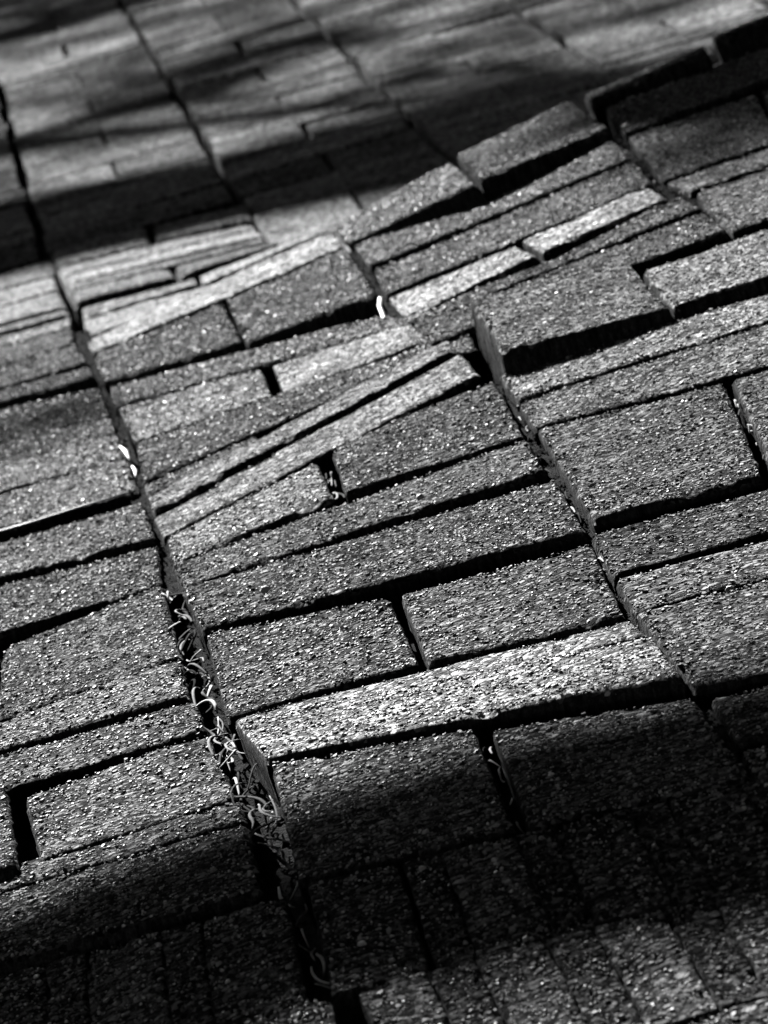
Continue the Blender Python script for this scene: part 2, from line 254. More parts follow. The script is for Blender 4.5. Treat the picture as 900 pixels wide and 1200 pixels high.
[[[0.0654, 2.546, 0.1415], [0.0815, 2.538, 0.1424], [0.079, 2.3945, 0.1312], [0.0624, 2.3987, 0.1306]], 0.55, 1.0, 2, 'brick', ''],
[[[0.0815, 2.538, 0.1424], [0.1111, 2.5223, 0.1443], [0.1098, 2.3866, 0.1323], [0.079, 2.3945, 0.1312]], 0.9, 1.0, 2, 'brick', ''],
[[[0.1111, 2.5223, 0.1443], [0.1269, 2.5163, 0.1447], [0.1261, 2.3839, 0.1326], [0.1098, 2.3866, 0.1323]], 0.55, 1.0, 2, 'brick', ''],
[[[0.1269, 2.5163, 0.1447], [0.1567, 2.5096, 0.1446], [0.1568, 2.3828, 0.1322], [0.1261, 2.3839, 0.1326]], 0.9, 1.0, 2, 'brick', ''],
[[[0.1567, 2.5096, 0.1446], [0.1725, 2.5062, 0.1445], [0.1733, 2.3843, 0.1314], [0.1568, 2.3828, 0.1322]], 0.55, 1.0, 2, 'brick', ''],
[[[0.1725, 2.5062, 0.1445], [0.2018, 2.4962, 0.1451], [0.2036, 2.381, 0.1315], [0.1733, 2.3843, 0.1314]], 0.9, 1.0, 2, 'brick', ''],
[[[0.2018, 2.4962, 0.1451], [0.2174, 2.4924, 0.1451], [0.219, 2.3717, 0.1333], [0.2036, 2.381, 0.1315]], 0.55, 1.0, 2, 'brick', ''],
[[[0.2174, 2.4924, 0.1451], [0.2464, 2.4825, 0.1457], [0.2474, 2.354, 0.1369], [0.219, 2.3717, 0.1333]], 0.9, 1.0, 2, 'brick', ''],
[[[0.2464, 2.4825, 0.1457], [0.2614, 2.4738, 0.1468], [0.2624, 2.3452, 0.1386], [0.2474, 2.354, 0.1369]], 0.55, 1.0, 2, 'brick', ''],
[[[0.2614, 2.4738, 0.1468], [0.289, 2.4552, 0.1494], [0.2905, 2.333, 0.1408], [0.2624, 2.3452, 0.1386]], 0.9, 1.0, 2, 'brick', ''],
[[[0.289, 2.4552, 0.1494], [0.304, 2.4487, 0.15], [0.3058, 2.3294, 0.1413], [0.2905, 2.333, 0.1408]], 0.55, 1.0, 2, 'brick', ''],
[[[-0.1686, 2.6483, 0.1214], [-0.1355, 2.6378, 0.1232], [-0.1454, 2.4981, 0.1119], [-0.1799, 2.506, 0.1108]], 0.9, 1.0, 2, 'brick', ''],
[[[-0.1355, 2.6378, 0.1232], [-0.1183, 2.631, 0.1245], [-0.1275, 2.4935, 0.1126], [-0.1454, 2.4981, 0.1119]], 0.55, 1.0, 2, 'brick', ''],
[[[-0.1183, 2.631, 0.1245], [-0.0854, 2.6129, 0.128], [-0.0931, 2.4775, 0.1155], [-0.1275, 2.4935, 0.1126]], 0.9, 1.0, 2, 'brick', ''],
[[[-0.0854, 2.6129, 0.128], [-0.0683, 2.6024, 0.13], [-0.0752, 2.465, 0.1181], [-0.0931, 2.4775, 0.1155]], 0.55, 1.0, 2, 'brick', ''],
[[[-0.0683, 2.6024, 0.13], [-0.036, 2.583, 0.1338], [-0.0414, 2.4385, 0.1236], [-0.0752, 2.465, 0.1181]], 0.9, 1.0, 2, 'brick', ''],
[[[-0.036, 2.583, 0.1338], [-0.0193, 2.5738, 0.1355], [-0.024, 2.4246, 0.1265], [-0.0414, 2.4385, 0.1236]], 0.55, 1.0, 2, 'brick', ''],
[[[-0.0193, 2.5738, 0.1355], [0.0163, 2.5569, 0.1387], [0.0127, 2.4001, 0.1314], [-0.024, 2.4246, 0.1265]], 0.9, 1.0, 2, 'brick', ''],
[[[0.0318, 2.3987, 0.131], [0.0594, 2.3991, 0.1303], [0.0634, 2.2781, 0.1162], [0.036, 2.2826, 0.1156]], 1.0, 1.0, 2, 'brick', ''],
[[[0.0594, 2.3991, 0.1303], [0.0782, 2.3946, 0.1309], [0.082, 2.2748, 0.1167], [0.0634, 2.2789, 0.116]], 0.55, 1.0, 2, 'brick', ''],
[[[0.0782, 2.3946, 0.1309], [0.1054, 2.3874, 0.132], [0.109, 2.267, 0.1181], [0.082, 2.274, 0.1169]], 1.0, 1.0, 2, 'brick', ''],
[[[0.1054, 2.3874, 0.132], [0.1241, 2.384, 0.1324], [0.1274, 2.2624, 0.1189], [0.1091, 2.2679, 0.1179]], 0.55, 1.0, 2, 'brick', ''],
[[[0.1241, 2.384, 0.1324], [0.1515, 2.3824, 0.1321], [0.1541, 2.2538, 0.1205], [0.1274, 2.2615, 0.1191]], 1.0, 1.0, 2, 'brick', ''],
[[[0.1515, 2.3824, 0.1321], [0.1704, 2.3838, 0.1313], [0.1724, 2.2509, 0.1209], [0.1541, 2.2547, 0.1203]], 0.55, 1.0, 2, 'brick', ''],
[[[0.1704, 2.3838, 0.1313], [0.1979, 2.3837, 0.1307], [0.1993, 2.2482, 0.121], [0.1723, 2.25, 0.1211]], 1.0, 1.0, 2, 'brick', ''],
[[[0.1979, 2.3837, 0.1307], [0.2158, 2.3735, 0.1327], [0.2175, 2.2451, 0.1214], [0.1994, 2.2492, 0.1207]], 0.55, 1.0, 2, 'brick', ''],
[[[0.2158, 2.3735, 0.1327], [0.2416, 2.3574, 0.1359], [0.2435, 2.235, 0.1234], [0.2174, 2.2442, 0.1216]], 1.0, 1.0, 2, 'brick', ''],
[[[0.2416, 2.3574, 0.1359], [0.2591, 2.3469, 0.138], [0.2611, 2.2286, 0.1247], [0.2436, 2.2358, 0.1232]], 0.55, 1.0, 2, 'brick', ''],
[[[0.2591, 2.3469, 0.138], [0.2849, 2.3347, 0.1403], [0.2866, 2.2178, 0.1269], [0.261, 2.2279, 0.1249]], 1.0, 1.0, 2, 'brick', ''],
[[[0.2849, 2.3347, 0.1403], [0.3027, 2.3298, 0.141], [0.3042, 2.2127, 0.1279], [0.2867, 2.2186, 0.1267]], 0.55, 1.0, 2, 'brick', ''],
[[[-0.0137, 2.4165, 0.1279], [0.0207, 2.3978, 0.1315], [0.0201, 2.2855, 0.1152], [-0.0127, 2.2982, 0.1127]], 1.0, 1.0, 2, 'brick', ''],
[[[-0.0592, 2.4526, 0.1204], [-0.0151, 2.4175, 0.1277], [-0.018, 2.3018, 0.1119], [-0.06, 2.3281, 0.106]], 0.9, 1.0, 2, 'brick', ''],
[[[-0.1051, 2.4843, 0.1139], [-0.0606, 2.4537, 0.1202], [-0.0656, 2.3317, 0.1052], [-0.1079, 2.3554, 0.1001]], 0.9, 1.0, 2, 'brick', ''],
[[[-0.0522, 2.3229, 0.1069], [0.0418, 2.2824, 0.1153], [0.0468, 2.177, 0.0982], [-0.0471, 2.2066, 0.0921]], 1.0, 1.0, 2, 'brick', ''],
[[[0.045, 2.2819, 0.1154], [0.137, 2.2594, 0.1192], [0.1413, 2.1434, 0.1054], [0.05, 2.1758, 0.0984]], 1.0, 1.0, 2, 'brick', ''],
[[[0.1401, 2.2585, 0.1194], [0.231, 2.2405, 0.122], [0.2351, 2.1302, 0.1069], [0.1444, 2.1425, 0.1055]], 1.0, 1.0, 2, 'brick', ''],
[[[0.234, 2.2394, 0.1223], [0.3216, 2.2074, 0.1286], [0.3236, 2.0901, 0.1161], [0.2381, 2.1293, 0.1071]], 1.0, 1.0, 2, 'brick', ''],
[[[0.3246, 2.2066, 0.1287], [0.4123, 2.188, 0.1316], [0.4105, 2.0587, 0.1228], [0.3265, 2.0889, 0.1163]], 1.0, 1.0, 2, 'brick', ''],
[[[0.4154, 2.1875, 0.1317], [0.5023, 2.1714, 0.134], [0.4963, 2.0337, 0.1278], [0.4134, 2.0578, 0.123]], 1.0, 1.0, 2, 'brick', '']]
FEET = np.array([[-0.1883, 6.2596, 0.0], [-0.0033, 6.2719, 0.0], [-0.0067, 6.0919, 0.005], [-0.1872, 6.1167, 0.005], [-0.1872, 6.1029, 0.005], [-0.0071, 6.0782, 0.005], [-0.0071, 5.8769, 0.015], [-0.1847, 5.8689, 0.015], [-0.1849, 5.863, 0.015], [-0.0068, 5.8691, 0.015], [-0.0035, 5.5931, 0.03], [-0.18, 5.6146, 0.03], [-0.1812, 5.6111, 0.03], [-0.0029, 5.5916, 0.03], [-0.0025, 5.4725, 0.035], [-0.1786, 5.5011, 0.035], [-0.2104, 5.3123, 0.0577], [-0.0035, 5.2511, 0.063], [-0.0056, 5.1512, 0.067], [-0.2094, 5.2514, 0.0596], [-0.2095, 5.2446, 0.0598], [-0.0051, 5.1488, 0.0672], [-0.0063, 4.982, 0.0749], [-0.2063, 5.0269, 0.0669], [-0.2065, 5.0254, 0.067], [-0.0059, 4.9773, 0.0752], [-0.0001, 4.7642, 0.0858], [-0.2042, 4.867, 0.0724], [-0.204, 4.8485, 0.073], [0.0003, 4.7378, 0.0869], [0.0011, 4.5837, 0.0933], [-0.2013, 4.7547, 0.0763], [-0.2026, 4.7574, 0.0762], [0.0026, 4.5556, 0.0945], [0.0046, 4.3252, 0.1032], [-0.1995, 4.5414, 0.0839], [-0.1994, 4.5367, 0.0841], [0.0051, 4.3189, 0.1035], [0.0045, 4.2058, 0.1073], [-0.197, 4.3714, 0.09], [-0.1969, 4.3671, 0.0902], [0.005, 4.2049, 0.1074], [0.0065, 4.0562, 0.1124], [-0.1924, 4.1526, 0.0978], [-0.1937, 4.1506, 0.0978], [0.0069, 4.0508, 0.1126], [0.0082, 3.8655, 0.1184], [-0.1907, 3.9421, 0.1046], [-0.2014, 3.9061, 0.1048], [0.0079, 3.8022, 0.1204], [0.0091, 3.5956, 0.1277], [-0.1994, 3.7741, 0.1087], [-0.199, 3.7484, 0.1094], [0.0098, 3.5721, 0.1286], [0.0048, 3.4221, 0.133], [-0.1971, 3.4456, 0.1168], [-0.0866, 3.3916, 0.1275], [0.0052, 3.4214, 0.1331], [0.0038, 3.1513, 0.1399], [-0.094, 3.1591, 0.1323], [-0.202, 3.4465, 0.1163], [-0.0894, 3.3921, 0.1274], [-0.0967, 3.1596, 0.1321], [-0.2061, 3.2578, 0.1195], [-0.2058, 3.2362, 0.1199], [0.0038, 3.1449, 0.14], [0.0026, 3.0218, 0.1417], [-0.2042, 3.1381, 0.1215], [-0.2064, 3.1284, 0.1214], [0.0049, 3.0159, 0.142], [0.0055, 2.9282, 0.1427], [-0.2047, 3.0298, 0.1225], [-0.0841, 2.9321, 0.1361], [0.0055, 2.9253, 0.1427], [0.0101, 2.76, 0.1423], [-0.0811, 2.7832, 0.1357], [-0.1828, 3.0076, 0.1254], [-0.0923, 2.9743, 0.1352], [-0.0898, 2.7735, 0.1347], [-0.1756, 2.8186, 0.1258], [-0.2068, 2.8532, 0.1224], [0.0106, 2.7557, 0.1423], [0.0103, 2.7096, 0.1416], [-0.2061, 2.8091, 0.1221], [-0.2063, 2.8075, 0.122], [0.0105, 2.7077, 0.1416], [0.0079, 2.5739, 0.1384], [-0.2047, 2.6695, 0.1189], [-0.0069, 6.3522, 0.0], [0.0918, 6.3254, 0.0], [0.0884, 6.129, 0.004], [-0.0057, 6.1505, 0.004], [0.0973, 6.3107, 0.0], [0.1922, 6.2666, 0.0], [0.1868, 6.0596, 0.006], [0.093, 6.1418, 0.003], [-0.0051, 6.1579, 0.003], [0.1885, 6.1118, 0.0], [0.1873, 6.0059, 0.004], [-0.0017, 6.0558, 0.006], [-0.0011, 6.0471, 0.006], [0.1874, 5.9979, 0.004], [0.1888, 5.888, 0.008], [0.0027, 5.9349, 0.012], [0.0032, 5.9264, 0.012], [0.1898, 5.8776, 0.008], [0.1917, 5.8318, 0.01], [0.0029, 5.8024, 0.02], [0.0027, 5.796, 0.02], [0.0952, 5.7949, 0.016], [0.0959, 5.6501, 0.022], [0.0023, 5.579, 0.03], [0.0977, 5.7958, 0.016], [0.1931, 5.8205, 0.01], [0.1981, 5.7558, 0.014], [0.0984, 5.6575, 0.022], [0.0068, 5.5201, 0.035], [0.1091, 5.5472, 0.03], [0.1078, 5.4694, 0.034], [0.0058, 5.4054, 0.04], [0.1125, 5.5523, 0.03], [0.1942, 5.6124, 0.03], [0.2314, 5.5286, 0.04], [0.1105, 5.439, 0.036], [0.0054, 5.3838, 0.042], [0.1176, 5.3133, 0.05], [0.1158, 5.2307, 0.055], [0.0025, 5.0756, 0.062], [0.0007, 5.0581, 0.064], [0.2079, 4.9574, 0.108], [0.2057, 4.7285, 0.12], [0.0049, 4.8666, 0.078], [0.0049, 4.8135, 0.0841], [0.1076, 4.7381, 0.1043], [0.1051, 4.3991, 0.1147], [0.0057, 4.5383, 0.0955], [0.1107, 4.7445, 0.1047], [0.2046, 4.7037, 0.1224], [0.1971, 4.2651, 0.1336], [0.1075, 4.3946, 0.1152], [0.0093, 4.5168, 0.0967], [0.1939, 4.1961, 0.1357], [0.2057, 4.0494, 0.1449], [0.0082, 4.3746, 0.1018], [0.0103, 4.3466, 0.103], [0.1085, 4.2301, 0.1206], [0.1055, 4.0352, 0.1268], [0.0141, 4.1191, 0.1111], [0.1149, 4.2037, 0.1224], [0.2036, 4.0686, 0.1438], [0.2056, 3.9331, 0.1476], [0.1121, 4.0215, 0.1282], [0.0143, 4.1119, 0.1114], [0.2051, 3.9185, 0.1478], [0.2132, 3.865, 0.1499], [0.0108, 3.8918, 0.1179], [0.0108, 3.8787, 0.1183], [0.0854, 3.8735, 0.1295], [0.0861, 3.8359, 0.1309], [0.0109, 3.8227, 0.1201], [0.0113, 3.8178, 0.1203], [0.2157, 3.9036, 0.1499], [0.2131, 3.8212, 0.1503], [0.011, 3.7126, 0.1238], [0.0107, 3.704, 0.1241], [0.216, 3.8188, 0.1507], [0.2155, 3.6954, 0.1512], [0.0125, 3.6031, 0.1278], [0.0138, 3.5956, 0.1282], [0.1093, 3.6346, 0.1408], [0.1073, 3.4673, 0.1453], [0.0139, 3.475, 0.1324], [0.1199, 3.6737, 0.1409], [0.222, 3.6705, 0.1519], [0.2153, 3.4451, 0.1507], [0.114, 3.4661, 0.1459], [0.0125, 3.4766, 0.1322], [0.2159, 3.4391, 0.1507], [0.2116, 3.2926, 0.1522], [0.0141, 3.3754, 0.1356], [0.0142, 3.3685, 0.1359], [0.2146, 3.2712, 0.1527], [0.2083, 3.0714, 0.1551], [0.017, 3.202, 0.1406], [0.0184, 3.1884, 0.1411], [0.1088, 3.0895, 0.1502], [0.1073, 2.9044, 0.1501], [0.0154, 2.942, 0.1437], [0.114, 3.0896, 0.1504], [0.208, 3.0485, 0.1552], [0.2, 2.8471, 0.1554], [0.1103, 2.9008, 0.1503], [0.018, 2.9479, 0.1415], [0.2018, 2.8477, 0.1529], [0.2057, 2.8038, 0.1524], [0.0205, 2.9067, 0.1418], [0.0186, 2.9244, 0.1441], [0.205, 2.7868, 0.1548], [0.2043, 2.6697, 0.1517], [0.0264, 2.8104, 0.1444], [0.0279, 2.8032, 0.1445], [0.1157, 2.7241, 0.15], [0.1123, 2.5295, 0.1448], [0.0233, 2.5753, 0.1399], [0.1217, 2.7073, 0.1502], [0.2054, 2.6529, 0.1511], [0.2076, 2.4933, 0.1452], [0.118, 2.5257, 0.1449], [0.2107, 3.8866, 0.1493], [0.2278, 3.8812, 0.1521], [0.2238, 3.8095, 0.152], [0.2129, 3.8224, 0.1503], [0.2075, 4.8823, 0.1196], [0.298, 4.736, 0.1585], [0.2955, 4.5031, 0.161], [0.2074, 4.707, 0.1232], [0.3045, 4.7596, 0.1597], [0.4059, 4.8606, 0.1649], [0.397, 4.5021, 0.1695], [0.2998, 4.5061, 0.1619], [0.2095, 4.6845, 0.1244], [0.3975, 4.5004, 0.1695], [0.3922, 4.339, 0.1703], [0.2068, 4.4876, 0.1287], [0.2086, 4.4741, 0.1297], [0.393, 4.3365, 0.1703], [0.387, 4.1854, 0.1708], [0.2027, 4.2851, 0.1344], [0.2031, 4.2734, 0.135], [0.2883, 4.1511, 0.1609], [0.2926, 4.0679, 0.1625], [0.2023, 4.0975, 0.1423], [0.2919, 4.1615, 0.1616], [0.3837, 4.189, 0.1708], [0.3863, 4.0959, 0.1707], [0.2958, 4.0637, 0.1632], [0.2031, 4.085, 0.1431], [0.3932, 4.0887, 0.1706], [0.3965, 4.0007, 0.1703], [0.2081, 4.0366, 0.1458], [0.2026, 4.0431, 0.1443], [0.3972, 3.9885, 0.1702], [0.392, 3.8508, 0.1694], [0.2031, 3.8987, 0.1477], [0.2315, 3.8529, 0.1529], [0.3302, 3.861, 0.1693], [0.3275, 3.6394, 0.165], [0.2298, 3.6627, 0.1529], [0.3325, 3.8125, 0.1688], [0.4319, 3.8423, 0.1695], [0.4242, 3.6316, 0.1655], [0.3288, 3.6437, 0.1651], [0.2252, 3.681, 0.1523], [0.3966, 3.6133, 0.1654], [0.3876, 3.5206, 0.1634], [0.2244, 3.5752, 0.1519], [0.2242, 3.5651, 0.1518], [0.3868, 3.5186, 0.1634], [0.3729, 3.3812, 0.1607], [0.2224, 3.4603, 0.1514], [0.2237, 3.4553, 0.1516], [0.3217, 3.3782, 0.1601], [0.2994, 3.079, 0.1548], [0.2141, 3.0901, 0.1551], [0.326, 3.3786, 0.1602], [0.4153, 3.3683, 0.1603], [0.386, 3.0614, 0.1569], [0.3056, 3.0835, 0.1549], [0.2099, 3.0731, 0.1551], [0.3402, 3.0528, 0.1554], [0.33, 2.9502, 0.1541], [0.206, 2.9527, 0.1556], [0.2066, 2.9409, 0.1556], [0.3253, 2.936, 0.1538], [0.3185, 2.8447, 0.1531], [0.2046, 2.8513, 0.1554], [0.205, 2.8487, 0.1554], [0.3198, 2.8399, 0.1532], [0.2965, 2.6162, 0.1521], [0.2061, 2.6577, 0.1512], [0.2107, 2.6412, 0.1505], [0.2997, 2.6176, 0.1523], [0.291, 2.5129, 0.151], [0.2088, 2.5514, 0.148], [0.2081, 2.5407, 0.1476], [0.2905, 2.5028, 0.1508], [0.2831, 2.3897, 0.1451], [0.2086, 2.4795, 0.144], [0.4247, 4.9528, 0.155], [0.5344, 5.0622, 0.155], [0.5098, 4.8003, 0.165], [0.4118, 4.7701, 0.165], [0.5486, 5.1102, 0.155], [0.6718, 5.2297, 0.155], [0.6319, 4.9075, 0.165], [0.5215, 4.8333, 0.165], [0.4188, 4.7336, 0.1662], [0.5888, 4.8805, 0.163], [0.5603, 4.6126, 0.1664], [0.4053, 4.4914, 0.1694], [0.4066, 4.4879, 0.1693], [0.5063, 4.5252, 0.1694], [0.479, 4.2101, 0.1712], [0.3937, 4.1844, 0.1707], [0.5102, 4.5265, 0.1694], [0.6296, 4.6598, 0.1603], [0.593, 4.324, 0.1623], [0.4839, 4.2156, 0.1711], [0.3947, 4.1755, 0.1707], [0.5109, 4.2324, 0.1695], [0.5038, 4.1481, 0.1693], [0.3998, 4.0985, 0.1706], [0.4019, 4.0816, 0.1706], [0.5067, 4.1314, 0.1689], [0.4824, 3.8885, 0.1675], [0.3947, 3.8574, 0.1695], [0.0268, 2.5636, 0.1398], [0.064, 2.5467, 0.1415], [0.0609, 2.399, 0.1303], [0.0221, 2.3979, 0.1315], [0.0654, 2.546, 0.1415], [0.0815, 2.538, 0.1424], [0.079, 2.3945, 0.131], [0.0624, 2.3987, 0.1304], [0.0815, 2.538, 0.1424], [0.1111, 2.5223, 0.1443], [0.1098, 2.3866, 0.1321], [0.079, 2.3945, 0.131], [0.1111, 2.5223, 0.1443], [0.1269, 2.5163, 0.1447], [0.1261, 2.3839, 0.1324], [0.1098, 2.3866, 0.1321], [0.1269, 2.5163, 0.1447], [0.1567, 2.5096, 0.1446], [0.1568, 2.3828, 0.1319], [0.1261, 2.3839, 0.1324], [0.1567, 2.5096, 0.1446], [0.1725, 2.5062, 0.1445], [0.1733, 2.3843, 0.1312], [0.1568, 2.3828, 0.1319], [0.1725, 2.5062, 0.1445], [0.2018, 2.4962, 0.1451], [0.2036, 2.381, 0.1313], [0.1733, 2.3843, 0.1312], [0.2018, 2.4962, 0.1451], [0.2174, 2.4924, 0.1451], [0.219, 2.3717, 0.1331], [0.2036, 2.381, 0.1313], [0.2174, 2.4924, 0.1451], [0.2464, 2.4825, 0.1457], [0.2474, 2.354, 0.1367], [0.219, 2.3717, 0.1331], [0.2464, 2.4825, 0.1457], [0.2614, 2.4738, 0.1468], [0.2624, 2.3452, 0.1384], [0.2474, 2.354, 0.1367], [0.2614, 2.4738, 0.1468], [0.289, 2.4552, 0.1494], [0.2905, 2.333, 0.1406], [0.2624, 2.3452, 0.1384], [0.289, 2.4552, 0.1494], [0.304, 2.4487, 0.15], [0.3058, 2.3294, 0.1411], [0.2905, 2.333, 0.1406], [-0.1686, 2.6483, 0.1214], [-0.1355, 2.6378, 0.1232], [-0.1454, 2.4981, 0.1117], [-0.1799, 2.506, 0.1106], [-0.1355, 2.6378, 0.1232], [-0.1183, 2.631, 0.1245], [-0.1275, 2.4935, 0.1123], [-0.1454, 2.4981, 0.1117], [-0.1183, 2.631, 0.1245], [-0.0854, 2.6129, 0.128], [-0.0931, 2.4775, 0.1153], [-0.1275, 2.4935, 0.1123], [-0.0854, 2.6129, 0.128], [-0.0683, 2.6024, 0.13], [-0.0752, 2.465, 0.1179], [-0.0931, 2.4775, 0.1153], [-0.0683, 2.6024, 0.13], [-0.036, 2.583, 0.1338], [-0.0414, 2.4385, 0.1234], [-0.0752, 2.465, 0.1179], [-0.036, 2.583, 0.1338], [-0.0193, 2.5738, 0.1355], [-0.024, 2.4246, 0.1262], [-0.0414, 2.4385, 0.1234], [-0.0193, 2.5738, 0.1355], [0.0163, 2.5569, 0.1387], [0.0127, 2.4001, 0.1312], [-0.024, 2.4246, 0.1262], [0.0318, 2.3987, 0.131], [0.0594, 2.3991, 0.1303], [0.0634, 2.2781, 0.1157], [0.036, 2.2826, 0.1151], [0.0594, 2.3991, 0.1303], [0.0782, 2.3946, 0.1309], [0.082, 2.2748, 0.1165], [0.0634, 2.2789, 0.1158], [0.0782, 2.3946, 0.1309], [0.1054, 2.3874, 0.132], [0.109, 2.267, 0.1176], [0.082, 2.274, 0.1163], [0.1054, 2.3874, 0.132], [0.1241, 2.384, 0.1324], [0.1274, 2.2624, 0.1187], [0.1091, 2.2679, 0.1177], [0.1241, 2.384, 0.1324], [0.1515, 2.3824, 0.1321], [0.1541, 2.2538, 0.12], [0.1274, 2.2615, 0.1186], [0.1515, 2.3824, 0.1321], [0.1704, 2.3838, 0.1313], [0.1724, 2.2509, 0.1207], [0.1541, 2.2547, 0.1201], [0.1704, 2.3838, 0.1313], [0.1979, 2.3837, 0.1307], [0.1993, 2.2482, 0.1205], [0.1723, 2.25, 0.1206], [0.1979, 2.3837, 0.1307], [0.2158, 2.3735, 0.1327], [0.2175, 2.2451, 0.1212], [0.1994, 2.2492, 0.1205], [0.2158, 2.3735, 0.1327], [0.2416, 2.3574, 0.1359], [0.2435, 2.235, 0.1229], [0.2174, 2.2442, 0.1211], [0.2416, 2.3574, 0.1359], [0.2591, 2.3469, 0.138], [0.2611, 2.2286, 0.1245], [0.2436, 2.2358, 0.123], [0.2591, 2.3469, 0.138], [0.2849, 2.3347, 0.1403], [0.2866, 2.2178, 0.1264], [0.261, 2.2279, 0.1244], [0.2849, 2.3347, 0.1403], [0.3027, 2.3298, 0.141], [0.3042, 2.2127, 0.1277], [0.2867, 2.2186, 0.1265], [-0.0137, 2.4165, 0.1279], [0.0207, 2.3978, 0.1315], [0.0201, 2.2855, 0.1147], [-0.0127, 2.2982, 0.1122], [-0.0592, 2.4526, 0.1204], [-0.0151, 2.4175, 0.1277], [-0.018, 2.3018, 0.1117], [-0.06, 2.3281, 0.1058], [-0.1051, 2.4843, 0.1139], [-0.0606, 2.4537, 0.1202], [-0.0656, 2.3317, 0.105], [-0.1079, 2.3554, 0.0999], [-0.0522, 2.3229, 0.1069], [0.0418, 2.2824, 0.1153], [0.0468, 2.177, 0.0977], [-0.0471, 2.2066, 0.0916], [0.045, 2.2819, 0.1154], [0.137, 2.2594, 0.1192], [0.1413, 2.1434, 0.1049], [0.05, 2.1758, 0.0979], [0.1401, 2.2585, 0.1194], [0.231, 2.2405, 0.122], [0.2351, 2.1302, 0.1065], [0.1444, 2.1425, 0.105], [0.234, 2.2394, 0.1223], [0.3216, 2.2074, 0.1286], [0.3236, 2.0901, 0.1156], [0.2381, 2.1293, 0.1066], [0.3246, 2.2066, 0.1287], [0.4123, 2.188, 0.1316], [0.4105, 2.0587, 0.1224], [0.3265, 2.0889, 0.1159], [0.4154, 2.1875, 0.1317], [0.5023, 2.1714, 0.134], [0.4963, 2.0337, 0.1274], [0.4134, 2.0578, 0.1225]])

def bed_z(x, y):
    d2 = (FEET[:, 0]-x)**2 + (FEET[:, 1]-y)**2
    k = np.exp(-d2/(2*.06**2)); wd = np.exp(-d2/(2*.28**2))
    out = float((wd*FEET[:, 2]).sum()/(wd.sum()+.25))*min(1, max(0, (4.75-y)/.35))      # the heave runs on to the sides and dies away
    return float(((k*FEET[:, 2]).sum()+.02*out)/(k.sum()+.02))

# ------------------------------------------------------------------ setting: ground and the sand bed that carries the paving
g = link('ground', mesh('ground', [(-400,-400,-.16),(400,-400,-.16),(400,400,-.16),(-400,400,-.16)], [(0,1,2,3)], MSOIL)); g['kind'] = 'structure'
X0, X1, Y0, Y1, ST = -2.2, 2.6, 1.2, 12.0, .04
nx, ny = int((X1-X0)/ST), int((Y1-Y0)/ST); vs = []; fs = []
for j in range(ny+1):
    for i in range(nx+1):
        x, y = X0+i*ST, Y0+j*ST; vs.append((x, y, bed_z(x, y)-.027))
for j in range(ny):
    for i in range(nx):
        a = j*(nx+1)+i; fs.append((a, a+1, a+nx+2, a+nx+1))
PAV = link('brick_pavement', mesh('sand_bed', vs, fs, MSAND, True)); PAV['kind'] = 'structure'

# ------------------------------------------------------------------ bricks
def brick_geo(P, r=.0034, near=True, seed=0, thick=.065):
    P = [Vector(p) for p in P]; W = ((P[1]-P[0]).length+(P[2]-P[3]).length)/2; D = ((P[3]-P[0]).length+(P[2]-P[1]).length)/2
    def params(Lm, step):
        e = [0, r*.3/Lm, r*.8/Lm, r*1.6/Lm]; n = max(1, int((Lm-3.2*r)/step)); a, b = e[-1], 1-e[-1]
        return e + [a+(b-a)*k/n for k in range(1, n)] + [1-q for q in reversed(e)]
    us = params(W, .006 if near else .05); vs_ = params(D, .006 if near else .05)
    nu, nv = len(us), len(vs_); V = []; F = []
    nrm = (P[1]-P[0]).cross(P[3]-P[0]); nrm = -nrm.normalized() if nrm.z < 0 else nrm.normalized()
    o = Vector((seed*1.37 % 50, seed*2.11 % 50, 0))
    for b in vs_:
        for a in us:
            p = P[0]*(1-a)*(1-b)+P[1]*a*(1-b)+P[2]*a*b+P[3]*(1-a)*b
            dx = min(a, 1-a)*W; dy = min(b, 1-b)*D
            nz = noise.noise(p*70+o) if near else 0
            rr = r*(1+.8*nz)                               # the arris is worn unevenly
            qx = max(0, 1-dx/rr); qy = max(0, 1-dy/rr); q = min(1, math.hypot(qx, qy))
            drop = rr*(1-math.sqrt(max(0, 1-q*q)))
            if near:
                drop += -.0004*noise.noise(p*160+o) - .0009*noise.noise(p*28+o)
                if min(dx, dy) < .008:                     # chips along the edges
                    k = max(0, noise.noise(p*80+o*1.7)-.2); drop += k*.013*(1-min(dx, dy)/.008)
            q_ = p - nrm*drop
            if near and min(dx, dy) < .001:
                j = noise.noise(p*130+o*.5)*.0011+noise.noise(p*40-o)*.001
                if dx < .001: q_ += (P[1]-P[0]).normalized()*j
                if dy < .001: q_ += (P[3]-P[0]).normalized()*j
            V.append(q_)
    for j in range(nv-1):
        for i in range(nu-1):
            a = j*nu+i; F.append((a, a+nu, a+nu+1, a+1))
    loop = [i for i in range(nu)] + [j*nu+nu-1 for j in range(1, nv)] + [(nv-1)*nu+i for i in range(nu-2, -1, -1)] + [j*nu for j in range(nv-2, 0, -1)]
    prev = loop; n = len(loop)
    cen = sum(P, Vector())/4
    for dz in ((.006, .018, thick) if near else (thick,)):
        cur = []
        for k in prev if prev is loop else loop:
            v = V[k].copy(); base = v - nrm*dz
            if near: base += Vector((noise.noise(base*120+o), noise.noise(base*120-o), 0))*.0009
            cur.append(len(V)); V.append(base)
        for k in range(n):
            F.append((prev[k], prev[(k+1) % n], cur[(k+1) % n], cur[k]))
        prev = cur
    F.append(tuple(prev))
    return [v-cen for v in V], F, cen
inv = camo.matrix_world.inverted(); FPX = 7564.03658
